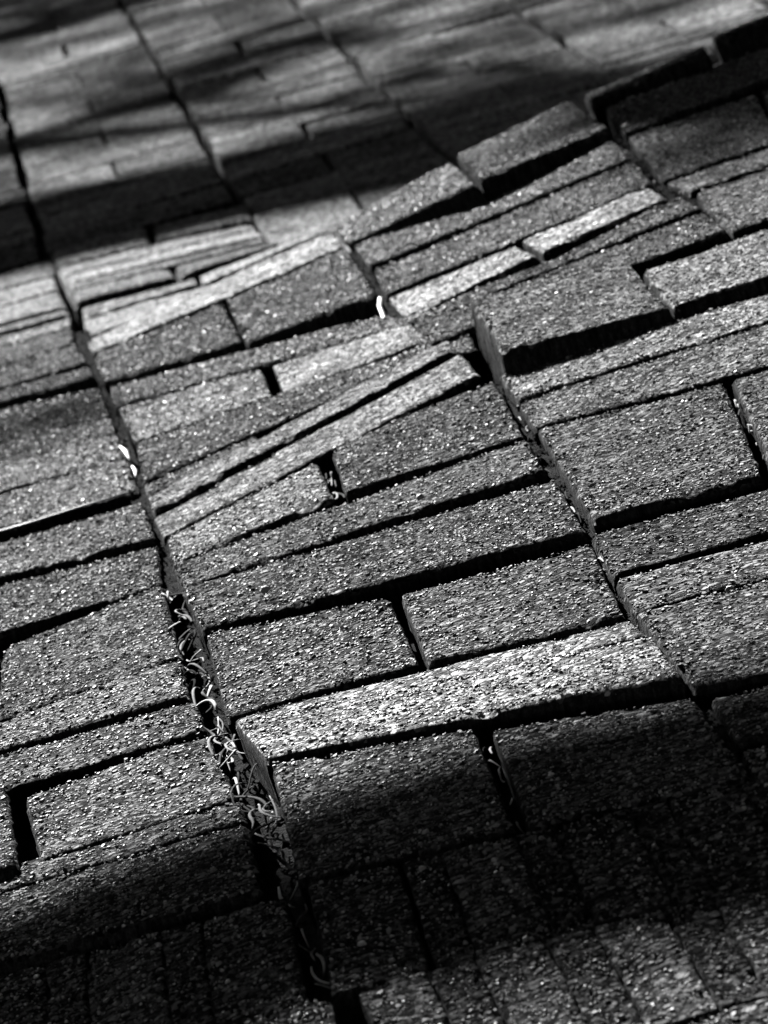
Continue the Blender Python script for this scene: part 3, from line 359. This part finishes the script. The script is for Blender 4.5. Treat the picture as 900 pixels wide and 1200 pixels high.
def in_view(p, m=70):
    q = inv @ Vector(p)
    if q.z > -.1: return False
    return abs(FPX*q.x/-q.z) < 450+m and abs(FPX*q.y/-q.z) < 600+m
rng = np.random.default_rng(4)
INV = np.array(inv)
def grit(P, dens, smax, seed, r=.0034):
    '''sand and small stones standing proud of a brick's top face: little six-sided domes, half sunk'''
    P = np.array(P, float); W = (np.linalg.norm(P[1]-P[0])+np.linalg.norm(P[2]-P[3]))/2; D = (np.linalg.norm(P[3]-P[0])+np.linalg.norm(P[2]-P[1]))/2
    n = int(W*D*dens); ab = rng.random((n, 2)); a, b = ab[:, :1], ab[:, 1:]
    p = P[0]*(1-a)*(1-b)+P[1]*a*(1-b)+P[2]*a*b+P[3]*(1-a)*b
    h = np.c_[p, np.ones(n)] @ INV.T; k = (np.abs(FPX*h[:, 0]/-h[:, 2]) < 480) & (np.abs(FPX*h[:, 1]/-h[:, 2]) < 630)
    dd_ = np.minimum(np.minimum(ab[:, 0], 1-ab[:, 0])*W, np.minimum(ab[:, 1], 1-ab[:, 1])*D); k &= dd_ > .0014
    p = p[k]; ab = ab[k]; n = len(p)
    if n == 0: return None
    nrm = np.cross(P[3]-P[0], P[1]-P[0]); nrm = nrm/np.linalg.norm(nrm); nrm = nrm if nrm[2] > 0 else -nrm
    tx = (P[1]-P[0])/np.linalg.norm(P[1]-P[0]); ty = np.cross(nrm, tx)
    d = np.minimum(np.minimum(ab[:, 0], 1-ab[:, 0])*W, np.minimum(ab[:, 1], 1-ab[:, 1])*D)
    q = np.clip(1-d/r, 0, 1); drop = r*(1-np.sqrt(1-q*q))*.8
    o = Vector((seed*1.37 % 50, seed*2.11 % 50, 0))
    drop -= np.array([.0009*noise.noise(Vector(v)*28+o) for v in p])
    sz = np.minimum((.0006)*np.exp(rng.normal(0, .42, n))*(1 if smax > .0015 else .62), smax); big = rng.random(n) < .04; sz = np.where(big, np.minimum(sz*1.7, smax*1.2), sz); th0 = rng.random(n)*6.28; asp = rng.uniform(.6, 1, n); hh = sz*np.where(big, rng.uniform(.3, .6, n), rng.uniform(.3, .85, n))
    V = np.empty((n, 10, 3)); tlx, tly = rng.normal(0, .14, n), rng.normal(0, .14, n)   # flat-topped chips, each tipped its own way
    for j in range(5):
        th = j*1.2566+rng.normal(0, .16, n); rr = sz*rng.uniform(.8, 1.15, n)
        for lv, f in ((0, 1.0), (1, .66)):
            cx = f*rr*np.cos(th); cy = f*rr*np.sin(th)*asp
            x = cx*np.cos(th0)-cy*np.sin(th0); y = cx*np.sin(th0)+cy*np.cos(th0)
            hz = -.0003 if lv == 0 else hh+x*tlx+y*tly
            V[:, j+5*lv] = p+x[:, None]*tx+y[:, None]*ty+(hz-drop)[:, None]*nrm
    B = np.arange(n)*10
    F = np.stack([np.stack([B+5+a_, B+5+b_, B+5+c_], 1) for a_, b_, c_ in ((0, 1, 2), (0, 2, 3), (0, 3, 4))] + [q for j in range(5) for q in (np.stack([B+j, B+(j+1) % 5, B+5+(j+1) % 5], 1), np.stack([B+j, B+5+(j+1) % 5, B+5+j], 1))], 1).reshape(-1, 3)
    return V.reshape(-1, 3), F
cnt = 0; ngr = 0
for (P, tone, relief, near, name, lab) in BR:
    cnt += 1
    V, F, c = brick_geo(P, r=.0016 if near == 2 else .0034 if near else .008, near=bool(near), seed=cnt)
    me = mesh('brick', V, F, MB, True); bmx = bmesh.new(); bmx.from_mesh(me); bmesh.ops.recalc_face_normals(bmx, faces=bmx.faces); bmx.to_mesh(me); bmx.free()
    if near:
        me.materials.append(MG); me.materials.append(MS)
        nrmz = [q.normal.z for q in me.polygons]; me.polygons.foreach_set('material_index', [2 if z < .45 else 0 for z in nrmz])
    if near and P[0][1] < 5.3:
        G = grit(P, 125000*(1.4-.4*relief)*min(1, (4.3/P[0][1])**2), .0018 if relief > .7 else .0011, cnt)
        if G is not None:
            gv, gf = G; nb = len(me.vertices); gv = gv-np.array(c); ngr += len(gf)
            v0 = np.empty(nb*3); me.vertices.foreach_get('co', v0); polys = [tuple(q.vertices) for q in me.polygons]
            m2 = bpy.data.meshes.new('brick'); nl = sum(len(q) for q in polys)
            m2.vertices.add(nb+len(gv)); m2.vertices.foreach_set('co', np.concatenate([v0, gv.ravel()]))
            m2.loops.add(nl+len(gf)*3); m2.loops.foreach_set('vertex_index', np.concatenate([np.array([i for q in polys for i in q], dtype=np.int32), (gf+nb).astype(np.int32).ravel()]))
            ls = np.cumsum([0]+[len(q) for q in polys])[:-1]
            m2.polygons.add(len(polys)+len(gf)); m2.polygons.foreach_set('loop_start', np.concatenate([ls, nl+3*np.arange(len(gf))]).astype(np.int32))
            m2.materials.append(MB); m2.materials.append(MG); m2.materials.append(MS)
            mi = np.zeros(len(polys), dtype=np.int32); me.polygons.foreach_get('material_index', mi)
            m2.polygons.foreach_set('material_index', np.concatenate([mi, np.ones(len(gf))]).astype(np.int32))
            m2.polygons.foreach_set('use_smooth', np.concatenate([np.ones(len(polys)), np.zeros(len(gf))]).astype(bool))
            m2.update(calc_edges=True); m2.validate(); me = m2
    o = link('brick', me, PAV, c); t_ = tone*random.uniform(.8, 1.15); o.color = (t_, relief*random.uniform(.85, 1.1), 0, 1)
    if lab: o['label'] = lab

# regular basket-weave paving: level beyond the heave, and the unseen rest of the pavement
U0, V0, L = -0.0643092883, 39.314048, .2
VM = [-40, -7, -6, -5, -3, -2, 0, 2, 4, 6, 8, 40]; VE = [-41, -7.6, -6.9, -5.35, -3.3, -1.95, .14, 2.2, 4.2, 5.9, 7.66, 39.66]
def lat(u, v): return ((u+U0)*L, (V0-float(np.interp(v, VM, VE)))*L)
TR = np.array([[sum(p[0] for p in P)/4, sum(p[1] for p in P)/4] for (P, *_ ) in BR])
TRP = np.array([q for (P, *_ ) in BR for q in ([p[:2] for p in P]+[[(P[0][0]+P[2][0])/2, (P[0][1]+P[2][1])/2], [(P[0][0]+P[1][0])/2, (P[0][1]+P[1][1])/2], [(P[3][0]+P[2][0])/2, (P[3][1]+P[2][1])/2]])])
def _grid(P, n=7):
    P = [np.array(p[:2]) for p in P]; return [P[0]*(1-a)*(1-b)+P[1]*a*(1-b)+P[2]*a*b+P[3]*(1-a)*b for a in np.linspace(0, 1, n) for b in np.linspace(0, 1, n)]
TRG = np.array([q for (P, *_ ) in BR for q in _grid(P)])
def near_traced(x, y, r): return ((TRG[:, 0]-x)**2+(TRG[:, 1]-y)**2).min() < r*r
def inside_traced(x, y):
    return near_traced(x, y, .035) or (y < 6.3 and in_view((x, y, .14), 10))
rf = random.Random(3); fv = []; ff = []; nfar = 0
for u in range(-10, 12):
    for v in range(-14, 34):
        pair = (u+v) % 2 == 0
        cells = [(u, v, u+.5, v+1), (u+.5, v, u+1, v+1)] if pair else [(u, v, u+1, v+.5), (u, v+.5, u+1, v+1)]
        if not (v < (8 if u < 1 else 12) and u >= -2 and not (u == -1 and v > 6)):
            # beside the surveyed bricks the courses are made up with cut pieces
            full = []
            for (a, b_, c_, d_) in cells:
                x0, y0 = lat((a+c_)/2, (b_+d_)/2)
                if inside_traced(x0, y0) or any(near_traced(*lat(*k), .02) for k in ((a+.05, b_+.03), (c_-.05, b_+.03), (c_-.05, d_-.03), (a+.05, d_-.03))):
                    m_, n_ = (a+c_)/2, (b_+d_)/2; full += [(a, b_, m_, n_), (m_, b_, c_, n_), (a, n_, m_, d_), (m_, n_, c_, d_)]
                else: full.append((a, b_, c_, d_))
            cells = full
        for (a, b_, c_, d_) in cells:
            ja = .022 if a == int(a) else .007; jc = .022 if c_ == int(c_) else .007; jv = .006
            q = [lat(a+ja, b_+jv), lat(c_-jc, b_+jv), lat(c_-jc, d_-jv), lat(a+ja, d_-jv)]
            cx = sum(p[0] for p in q)/4; cy = sum(p[1] for p in q)/4
            far = v < (8 if u < 1 else 12) and u >= -2 and not (u == -1 and v > 6)
            if cy < 1.4 or cy > 11.6 or cx < -2 or cx > 2.4: continue
            if not far and (inside_traced(cx, cy) or any(near_traced(px_, py_, .012) for px_, py_ in q)): continue
            if far and v == 7 and False: continue
            dz = rf.uniform(-.0015, .0015); tx = rf.gauss(0, .005); ty = rf.gauss(0, .008)
            ox, oy = rf.gauss(0, .0015), rf.gauss(0, .002)
            P = []
            for (x, y) in q:
                z = bed_z(x, y) if not far else 0.0
                P.append((x+ox, y+oy, z+dz+(x-cx)*tx+(y-cy)*ty-(0 if far else .004)))
            if far and in_view((cx, cy, 0)) and nfar < 175:
                nfar += 1
                V, F, c = brick_geo(P, r=.003, near=False, thick=.055)
                o = link('brick', mesh('brick', V, F, MB, True), PAV, c); o.color = (rf.uniform(.6, 1.5), .7, 0, 1)
            else:
                k = len(fv); top = [Vector(p) for p in P]; bot = [p-Vector((0, 0, .06)) for p in top]; fv += top+bot
                ff += [(k, k+3, k+2, k+1)] + [(k+i, k+(i+1) % 4, k+4+(i+1) % 4, k+4+i) for i in range(4)]
o = link('brick_field', mesh('brick_field', fv, ff, MB), PAV); o['kind'] = 'stuff'; o.color = (1, 1, 0, 1)
print('grain faces', ngr); print('bricks', cnt, nfar, 'field', len(ff)//5)

# ------------------------------------------------------------------ soil and crumbs packed in the long joints
MCRUMB, _t, _p = newmat('soil_crumbs'); _g = nd(_t, 'ShaderNodeNewGeometry'); _v = math_(_t, 'MULTIPLY_ADD', math_(_t, 'POWER', _g.outputs['Random Per Island'], 5.0), .2, .012)
_c = nd(_t, 'ShaderNodeCombineColor'); [_t.links.new(_v, _c.inputs[i]) for i in range(3)]; _t.links.new(_c.outputs[0], _p.inputs['Base Color']); _p.inputs['Roughness'].default_value = .85; _p.inputs['Specular IOR Level'].default_value = 0
def joint_soil(path, width, depth, ncr):
    path = [Vector(p) for p in path]; vs, fs = [], []; n = 0
    pts = []
    for i in range(len(path)-1):
        m = max(2, int((path[i+1]-path[i]).length/.006)); pts += [path[i].lerp(path[i+1], k/m) for k in range(m)]
    pts.append(path[-1]); N = len(pts); K = 7
    for i, p in enumerate(pts):
        t = (pts[min(i+1, N-1)]-pts[max(i-1, 0)]).normalized(); sd = t.cross(Vector((0, 0, 1))).normalized()
        for k in range(K):
            q = p+sd*((k/(K-1)-.5)*width); q.z += -depth+.004*noise.noise(q*60)+.002*noise.noise(q*200); vs.append(q)
    for i in range(N-1):
        for k in range(K-1):
            a = i*K+k; fs.append((a, a+1, a+K+1, a+K))
    for _ in range(ncr):
        a = random.randrange(len(vs[:N*K])); p = vs[a]+Vector((random.uniform(-.5, .5)*.004, random.uniform(-.5, .5)*.006, .0004)); r = .0005*math.exp(random.gauss(.3, .5)); b0 = len(vs)
        for j in range(6):
            th = j*1.047+random.uniform(-.2, .2); vs.append(p+Vector((math.cos(th)*r*random.uniform(.7, 1.2), math.sin(th)*r*random.uniform(.7, 1.2), -.0003)))
        vs.append(p+Vector((0, 0, r*random.uniform(.5, 1.1)))); fs.extend((b0+j, b0+(j+1) % 6, b0+6) for j in range(6))
    me = mesh('joint_soil', vs, fs, MCRUMB); me.materials.append(MSAND); nq = (N-1)*(K-1)
    me.polygons.foreach_set('material_index', [1]*nq+[0]*(len(fs)-nq)); me.polygons.foreach_set('use_smooth', [True]*nq+[False]*(len(fs)-nq))
    o = link('joint_soil', me, PAV); o['kind'] = 'stuff'
for jp in [[[[0.0016, 5.1496, 0.068], [0.0015, 4.7578, 0.0862], [0.0068, 4.5203, 0.0963], [0.0056, 4.2778, 0.105], [0.0066, 4.0585, 0.1123], [0.0078, 3.8266, 0.1196], [0.0094, 3.5747, 0.1285], [0.0082, 3.4098, 0.1338]], 0.012, 0.006, 700], [[[0.0082, 3.4098, 0.1338], [0.0079, 3.2404, 0.1385], [0.0076, 3.0843, 0.1415], [0.0071, 2.9613, 0.1427], [0.0112, 2.8859, 0.1433], [0.0152, 2.8065, 0.1433], [0.0171, 2.7284, 0.1425], [0.0189, 2.6563, 0.1414], [0.0186, 2.5691, 0.1393], [0.0195, 2.47, 0.1356], [0.0207, 2.3659, 0.1286]], 0.024, 0.021, 500], [[[0.2188, 3.7012, 0.1516], [0.2193, 3.5864, 0.1513], [0.2173, 3.4611, 0.1508], [0.2147, 3.3246, 0.1519], [0.212, 3.1648, 0.1541], [0.2094, 3.0722, 0.1551], [0.2083, 2.9722, 0.1555], [0.2057, 2.86, 0.1554], [0.2081, 2.7981, 0.1548], [0.2098, 2.7478, 0.1536], [0.2092, 2.6668, 0.1513]], 0.014, 0.008, 1300], [[[0.2085, 2.6569, 0.1511], [0.2077, 2.5744, 0.1487], [0.2084, 2.4899, 0.1449], [0.2099, 2.4162, 0.1364]], 0.016, 0.005, 800], [[[0.2054, 4.7136, 0.1224], [0.2027, 4.5017, 0.127], [0.2, 4.2826, 0.1337], [0.2024, 4.0695, 0.1434], [0.2059, 3.9268, 0.1478]], 0.012, 0.006, 600], [[[0.4018, 4.5475, 0.169], [0.3932, 4.3426, 0.1702], [0.3896, 4.19, 0.1707], [0.3975, 4.0827, 0.1706], [0.3985, 3.99, 0.1702], [0.3947, 3.8715, 0.1696]], 0.012, 0.005, 800]]: joint_soil(*jp)

# ------------------------------------------------------------------ dry stalks caught in the joints
JOINTS = [[[[0.009, 3.3931, 0.1294], [0.0079, 3.2404, 0.1335], [0.0076, 3.0843, 0.1365], [0.0069, 2.9734, 0.1376]], 30, 0.01, 0.02, 0.05, 0.005, 0.0009, 'pale curled dry grass packed in the long joint between the left and middle brick columns'], [[[0.0075, 2.9605, 0.1378], [0.0114, 2.8897, 0.1383], [0.0145, 2.8079, 0.1383], [0.0164, 2.7296, 0.1375], [0.0182, 2.6575, 0.1363]], 40, 0.013, 0.02, 0.055, 0.005, 0.0009, 'thick mat of dry grass in the wide joint beside the long tipped brick'], [[[0.0182, 2.6575, 0.1333], [0.018, 2.5702, 0.1313], [0.0189, 2.4708, 0.1276], [0.0198, 2.3696, 0.1211]], 12, 0.009, 0.015, 0.04, 0.003, 0.0008, 'shaded dry grass in the joint near the bottom edge'], [[[0.2218, 3.5434, 0.1464], [0.2183, 3.4114, 0.1462], [0.2145, 3.2793, 0.1476], [0.2112, 3.1069, 0.1498], [0.2086, 2.9849, 0.1505], [0.2067, 2.8749, 0.1505]], 14, 0.003, 0.01, 0.025, 0.003, 0.0006, 'thin dry stalks in the joint below the proud tilted brick'], [[[0.1123, 3.625, 0.1355], [0.1109, 3.5438, 0.1377], [0.1113, 3.4515, 0.14]], 9, 0.005, 0.012, 0.028, 0.005, 0.0008, 'few pale stalks in the short gap between two paired bricks'], [[[0.3225, 3.3709, 0.154], [0.3172, 3.2735, 0.1522], [0.3107, 3.156, 0.1502]], 12, 0.003, 0.01, 0.02, 0.003, 0.0006, 'small stalks in the short joint near the right edge'], [[[0.1185, 2.7061, 0.143], [0.116, 2.62, 0.1413], [0.1153, 2.5281, 0.1379]], 8, 0.004, 0.01, 0.02, 0.003, 0.0006, 'few dim stalks in the short joint below the long tipped brick'], [[[0.4003, 4.5138, 0.1654], [0.3933, 4.3291, 0.1663], [0.3899, 4.1832, 0.1667], [0.3956, 4.0935, 0.1666]], 8, 0.003, 0.008, 0.02, 0.003, 0.0006, 'short dry stalks in the joint by the white pebble']]
rs = random.Random(11)
def strands(path, n, width, lmin, lmax, lift, rad):
    vs, fs = [], []; path = [Vector(p) for p in path]
    seg = [(path[i+1]-path[i]).length for i in range(len(path)-1)]; tot = sum(seg)
    def pt(s):
        s = min(max(s, 0), tot*.999)
        for i, l in enumerate(seg):
            if s <= l: return path[i].lerp(path[i+1], s/l), (path[i+1]-path[i]).normalized()
            s -= l
        return path[-1], (path[-1]-path[-2]).normalized()
    for _ in range(n):
        s0 = rs.uniform(0, tot); l = rs.uniform(lmin, lmax); k = 9; ph = rs.uniform(0, 6.3); cu = rs.uniform(.2, .9); side = rs.uniform(-.5, .5)*width; amp = rs.uniform(.05, .4)*width
        h0 = rs.uniform(-.3, 1)*lift; P = []; bow = rs.uniform(-.6, 1.0)*lift; drift = rs.uniform(-.5, .5)*width
        for i in range(k+1):
            f = i/k; p, t = pt(s0+l*(f-.5)); sd = t.cross(Vector((0, 0, 1))).normalized()
            P.append(p + sd*(max(-.62*width, min(.62*width, side+drift*(f-.5)*2+amp*math.sin(ph+f*cu*6.28)))) + Vector((0, 0, h0+bow*math.sin(f*3.14)+.25*lift*math.cos(ph*2+f*cu*7))))
        r0 = rs.uniform(.55, 1.1)*rad
        tube(vs, fs, P, [r0*(.35+.65*math.sin(3.14*(.12+.8*i/k))) for i in range(k+1)], 5, .6)
    return vs, fs
for (path, n, width, lmin, lmax, lift, rad, lab) in JOINTS:
    vs, fs = strands(path, n, width, lmin, lmax, lift, rad)
    o = link('dry_grass', mesh('dry_grass', vs, fs, MGRASS, True)); tag(o, lab, 'dry grass', kind='stuff')

def stalk(name, pts, rad, lab, cat, m=MSTRAW, flat=.7):
    vs, fs = [], []; tube(vs, fs, pts, rad, 7, flat); c = sum((Vector(p) for p in pts), Vector())/len(pts)
    return tag(link(name, mesh(name, [Vector(v)-c for v in vs], fs, m, True), None, c), lab, cat)
for (name, pts, rad, lab, cat, mm) in [['straw', [[-0.0969, 3.8703, 0.1171], [-0.0591, 3.8543, 0.1194], [-0.0269, 3.8435, 0.1219], [0.0062, 3.8274, 0.1244]], [0.0008, 0.0009, 0.0008, 0.0006], 'long pale straw lying along the row joint at the left edge', 'straw', 0], ['twig', [[0.1984, 4.2629, 0.1381], [0.195, 4.2264, 0.1377], [0.1935, 4.1835, 0.1372], [0.1922, 4.1343, 0.1369]], [0.0012, 0.0013, 0.0013, 0.001], 'small white bent twig standing at the joint by the crest', 'twig', 1], ['leaf_scrap', [[0.0046, 4.1013, 0.1137], [0.007, 4.0522, 0.1165], [0.0086, 4.0017, 0.1153]], [0.0006, 0.0016, 0.0007], 'white leaf scrap caught in the left joint', 'leaf', 1], ['twig', [[0.0083, 3.9783, 0.117], [0.0093, 3.9416, 0.1192], [0.0083, 3.9164, 0.1169]], [0.0007, 0.0012, 0.0008], 'thin pale stem below the white leaf scrap', 'twig', 1]]:
    stalk(name, pts, rad, lab, cat, MPALE if mm else MSTRAW)
for (p, r, lab, seed) in [[[0.4118, 4.5316, 0.1708], 0.0026, 'white pebble at the corner of a dark brick near the upper right', 3.0], [[0.1472, 3.33, 0.1537], 0.0018, 'small white pebble near the front edge of a brick in the middle', 5.0], [[0.0539, 3.2225, 0.1474], 0.0022, 'pale pebble on the brick right of the grassy joint', 8.0], [[0.0414, 3.24, 0.1454], 0.0016, 'smaller pale pebble left of the other on the same brick', 9.0], [[0.2486, 2.8434, 0.1538], 0.0018, 'small pale pebble on a brick near the right edge', 12.0]]:
    bm = bmesh.new(); bmesh.ops.create_icosphere(bm, subdivisions=3, radius=1)
    for v in bm.verts:
        n = 1+.35*noise.noise(v.co*1.3+Vector((seed, 0, 0)))+.12*noise.noise(v.co*4+Vector((0, seed, 0)))
        v.co = Vector((v.co.x*r*1.15*n, v.co.y*r*.9*n, v.co.z*r*.75*n))
    me = bpy.data.meshes.new('pebble'); bm.to_mesh(me); bm.free(); me.materials.append(MPALE); me.polygons.foreach_set('use_smooth', [True]*len(me.polygons))
    tag(link('pebble', me, None, Vector(p)+Vector((0, 0, r*.4))), lab, 'pebble')

# ------------------------------------------------------------------ the tree whose limbs and leaves shade the paving (stands behind and to the left)
def sun_pt(p, d): return Vector(p)+S*d
tree = bpy.data.objects.new('shade_tree', None); C.objects.link(tree); tree.location = (-6.5, 13.0, -.16)
tag(tree, 'broad leafy tree standing behind and left of the paving', 'tree')
TL = Vector(tree.location)
def tpart(name, vs, fs, m, smooth=True):
    return link(name, mesh(name, [Vector(v)-TL for v in vs], fs, m, smooth), tree)
vs, fs = [], []
tube(vs, fs, [(-6.5,13,-.3),(-6.45,13,.2),(-6.5,13,1.5),(-6.3,12.9,3.2),(-6.1,12.9,5),(-6.2,13.2,7.5),(-5.9,13.5,10)], [.48,.36,.3,.28,.24,.17,.08], 14)
tpart('trunk', vs, fs, MBARK)
def limb(targets, d, r, start, r0, tail=1.5):
    """a limb hanging where its shadow crosses the given ground points"""
    pts = [sun_pt(t, d) for t in targets]; ext = pts[-1]+(pts[-1]-pts[-2]).normalized()*tail
    path = [Vector(start)]+[Vector(start).lerp(pts[0], f)+Vector((0, 0, .25*math.sin(f*3.14))) for f in (.35, .7)]+pts+[ext]
    # subdivide with a slight waver
    P = []; Rr = []
    n = len(path)
    for i in range(n-1):
        for k in range(4):
            f = k/4; p = path[i].lerp(path[i+1], f); P.append(p+Vector((0, 0, .018*noise.noise(p*1.7)))); tt = (i+f)/(n-1)
            Rr.append((r0+(r-r0)*min(1, tt*2.2))*(1+.09*noise.noise(p*2.3)))
    P.append(path[-1]); Rr.append(r*.5)
    vs, fs = [], []; tube(vs, fs, P, Rr, 12); tpart('limb', vs, fs, MBARK)

limb([(-.42,2.62,.14),(-.10,2.58,.14),(.02,2.56,.14),(.2,2.49,.14),(.45,2.425,.14)], 8.5, .092, (-6.1,12.9,4.6), .17)
limb([(-.45,6.70,0),(-.05,6.57,0),(.16,6.45,0),(.32,6.37,0),(.47,6.28,0)], 9.5, .20, (-6.15,13.0,5.6), .19)

def leaves(centres, n, size, spread, seed):
    rr = random.Random(seed); vs, fs = [], []
    for (c, sp) in centres:
        for _ in range(n):
            p = Vector(c)+Vector((rr.gauss(0, sp[0]), rr.gauss(0, sp[1]), rr.gauss(0, sp[2])))
            a = Vector((rr.gauss(0, 1), rr.gauss(0, 1), rr.gauss(0, .5))).normalized(); b = a.cross(Vector((rr.gauss(0, .5), rr.gauss(0, .5), 1))).normalized()
            s = size*rr.uniform(.6, 1.3); k = len(vs)
            vs += [p-a*s, p-a*s*.2+b*s*.42, p+a*s*.5+b*s*.3, p+a*s, p+a*s*.5-b*s*.3, p-a*s*.2-b*s*.42]; fs.append(tuple(k+i for i in range(6)))
    o = tpart('crown', vs, fs, MLEAF, False); o['kind'] = 'stuff'; return o

rl = random.Random(5); cl = []
for _ in range(75):
    t = (rl.uniform(-.5, 1.2), rl.uniform(6.9, 10.6), 0); cl.append((sun_pt(t, rl.uniform(9.5, 12.5)), (.13, .16, .06)))
leaves(cl, 34, .06, 0, 1)
cl = [(sun_pt((rl.uniform(.45, .60), rl.uniform(4.15, 4.9), .17), 9.5), (.05, .08, .04)) for _ in range(15)]
leaves(cl, 26, .05, 0, 2)
cl = []
cl += [(sun_pt((rl.uniform(-.2, -.02), rl.uniform(4.3, 4.5), .09), 9.0), (.05, .06, .03)) for _ in range(3)]
leaves(cl, 16, .045, 0, 3)


# ------------------------------------------------------------------ trees added out of view: crowns that close off most of the sky, open towards the sun
def clear_of_sun(p):
    k = p.z/S.z; gx, gy = p.x-S.x*k, p.y-S.y*k
    return not (-.45 < gx < 1.35 and 2.0 < gy < 10.8)
def out_of_view(p):
    q = inv @ p
    return not (q.z < 0 and abs(FPX*q.x/-q.z) < 700 and abs(FPX*q.y/-q.z) < 800)
rg = random.Random(21)
def sky_block_tree(x, y, h, rad, n):
    t = bpy.data.objects.new('sky_block_tree', None); C.objects.link(t); t.location = (x, y, -.16)
    tag(t, 'tall leafy tree added outside the picture to close off the sky', 'tree', 'added sky-blocking trees round the paving')
    vs, fs = [], []
    tube(vs, fs, [(0,0,-.1),(.05,0,.4),(.1,.05,h*.3),(0,.1,h*.6),(.1,0,h*.95)], [.34,.26,.2,.15,.05], 10)
    for k in range(5):
        a = k*1.257+x; z0 = h*(.35+.1*k); tube(vs, fs, [(0,0,z0),(math.cos(a)*rad*.4,math.sin(a)*rad*.4,z0+.6),(math.cos(a)*rad*.8,math.sin(a)*rad*.8,z0+.9)], [.1,.07,.03], 6)
    link('trunk', mesh('trunk', vs, fs, MBARK, True), t)
    vs, fs = [], []
    for _ in range(n):
        d = Vector((rg.gauss(0,1), rg.gauss(0,1), rg.gauss(0,1))).normalized()*rg.uniform(.55, 1)
        p = Vector((d.x*rad, d.y*rad, h*.6+d.z*h*.42)); wp = p+Vector((x, y, 0))
        if wp.z < .4 or not clear_of_sun(wp) or not out_of_view(wp): continue
        a = Vector((rg.gauss(0,1), rg.gauss(0,1), rg.gauss(0,.6))).normalized(); b = a.cross(Vector((rg.gauss(0,.6), rg.gauss(0,.6), 1))).normalized(); sz = rg.uniform(.16, .34); k = len(vs)
        vs += [p-a*sz, p-a*sz*.2+b*sz*.5, p+a*sz*.5+b*sz*.35, p+a*sz, p+a*sz*.5-b*sz*.35, p-a*sz*.2-b*sz*.5]; fs.append(tuple(k+i for i in range(6)))
    o = link('crown', mesh('crown', vs, fs, MLEAF), t); o['kind'] = 'stuff'
for (x, y, h, rad) in [(-5,4,10,4.5),(-6,-3,11,5),(0,-5.5,11,5),(6,-2,10,4.8),(6.5,4.5,11,5),(5.5,11,10,4.6),(3.5,17.5,11,5),(-3.5,18,8,4.6),(-11,8,11,5),(-13,16,11,5),(11,16,12,6),(1.2,3.6,19,6.5),(-12,-1,12,5),(12,1,12,5),(0,25,12,6),(-9,23,12,6)]:
    sky_block_tree(x, y, h, rad, 9000)
for k in range(22):
    a = 6.283*k/22; sky_block_tree(17*math.cos(a)+1, 17*math.sin(a)+5+(5 if math.sin(a) > 0 else 0), 6, 4, 4000)
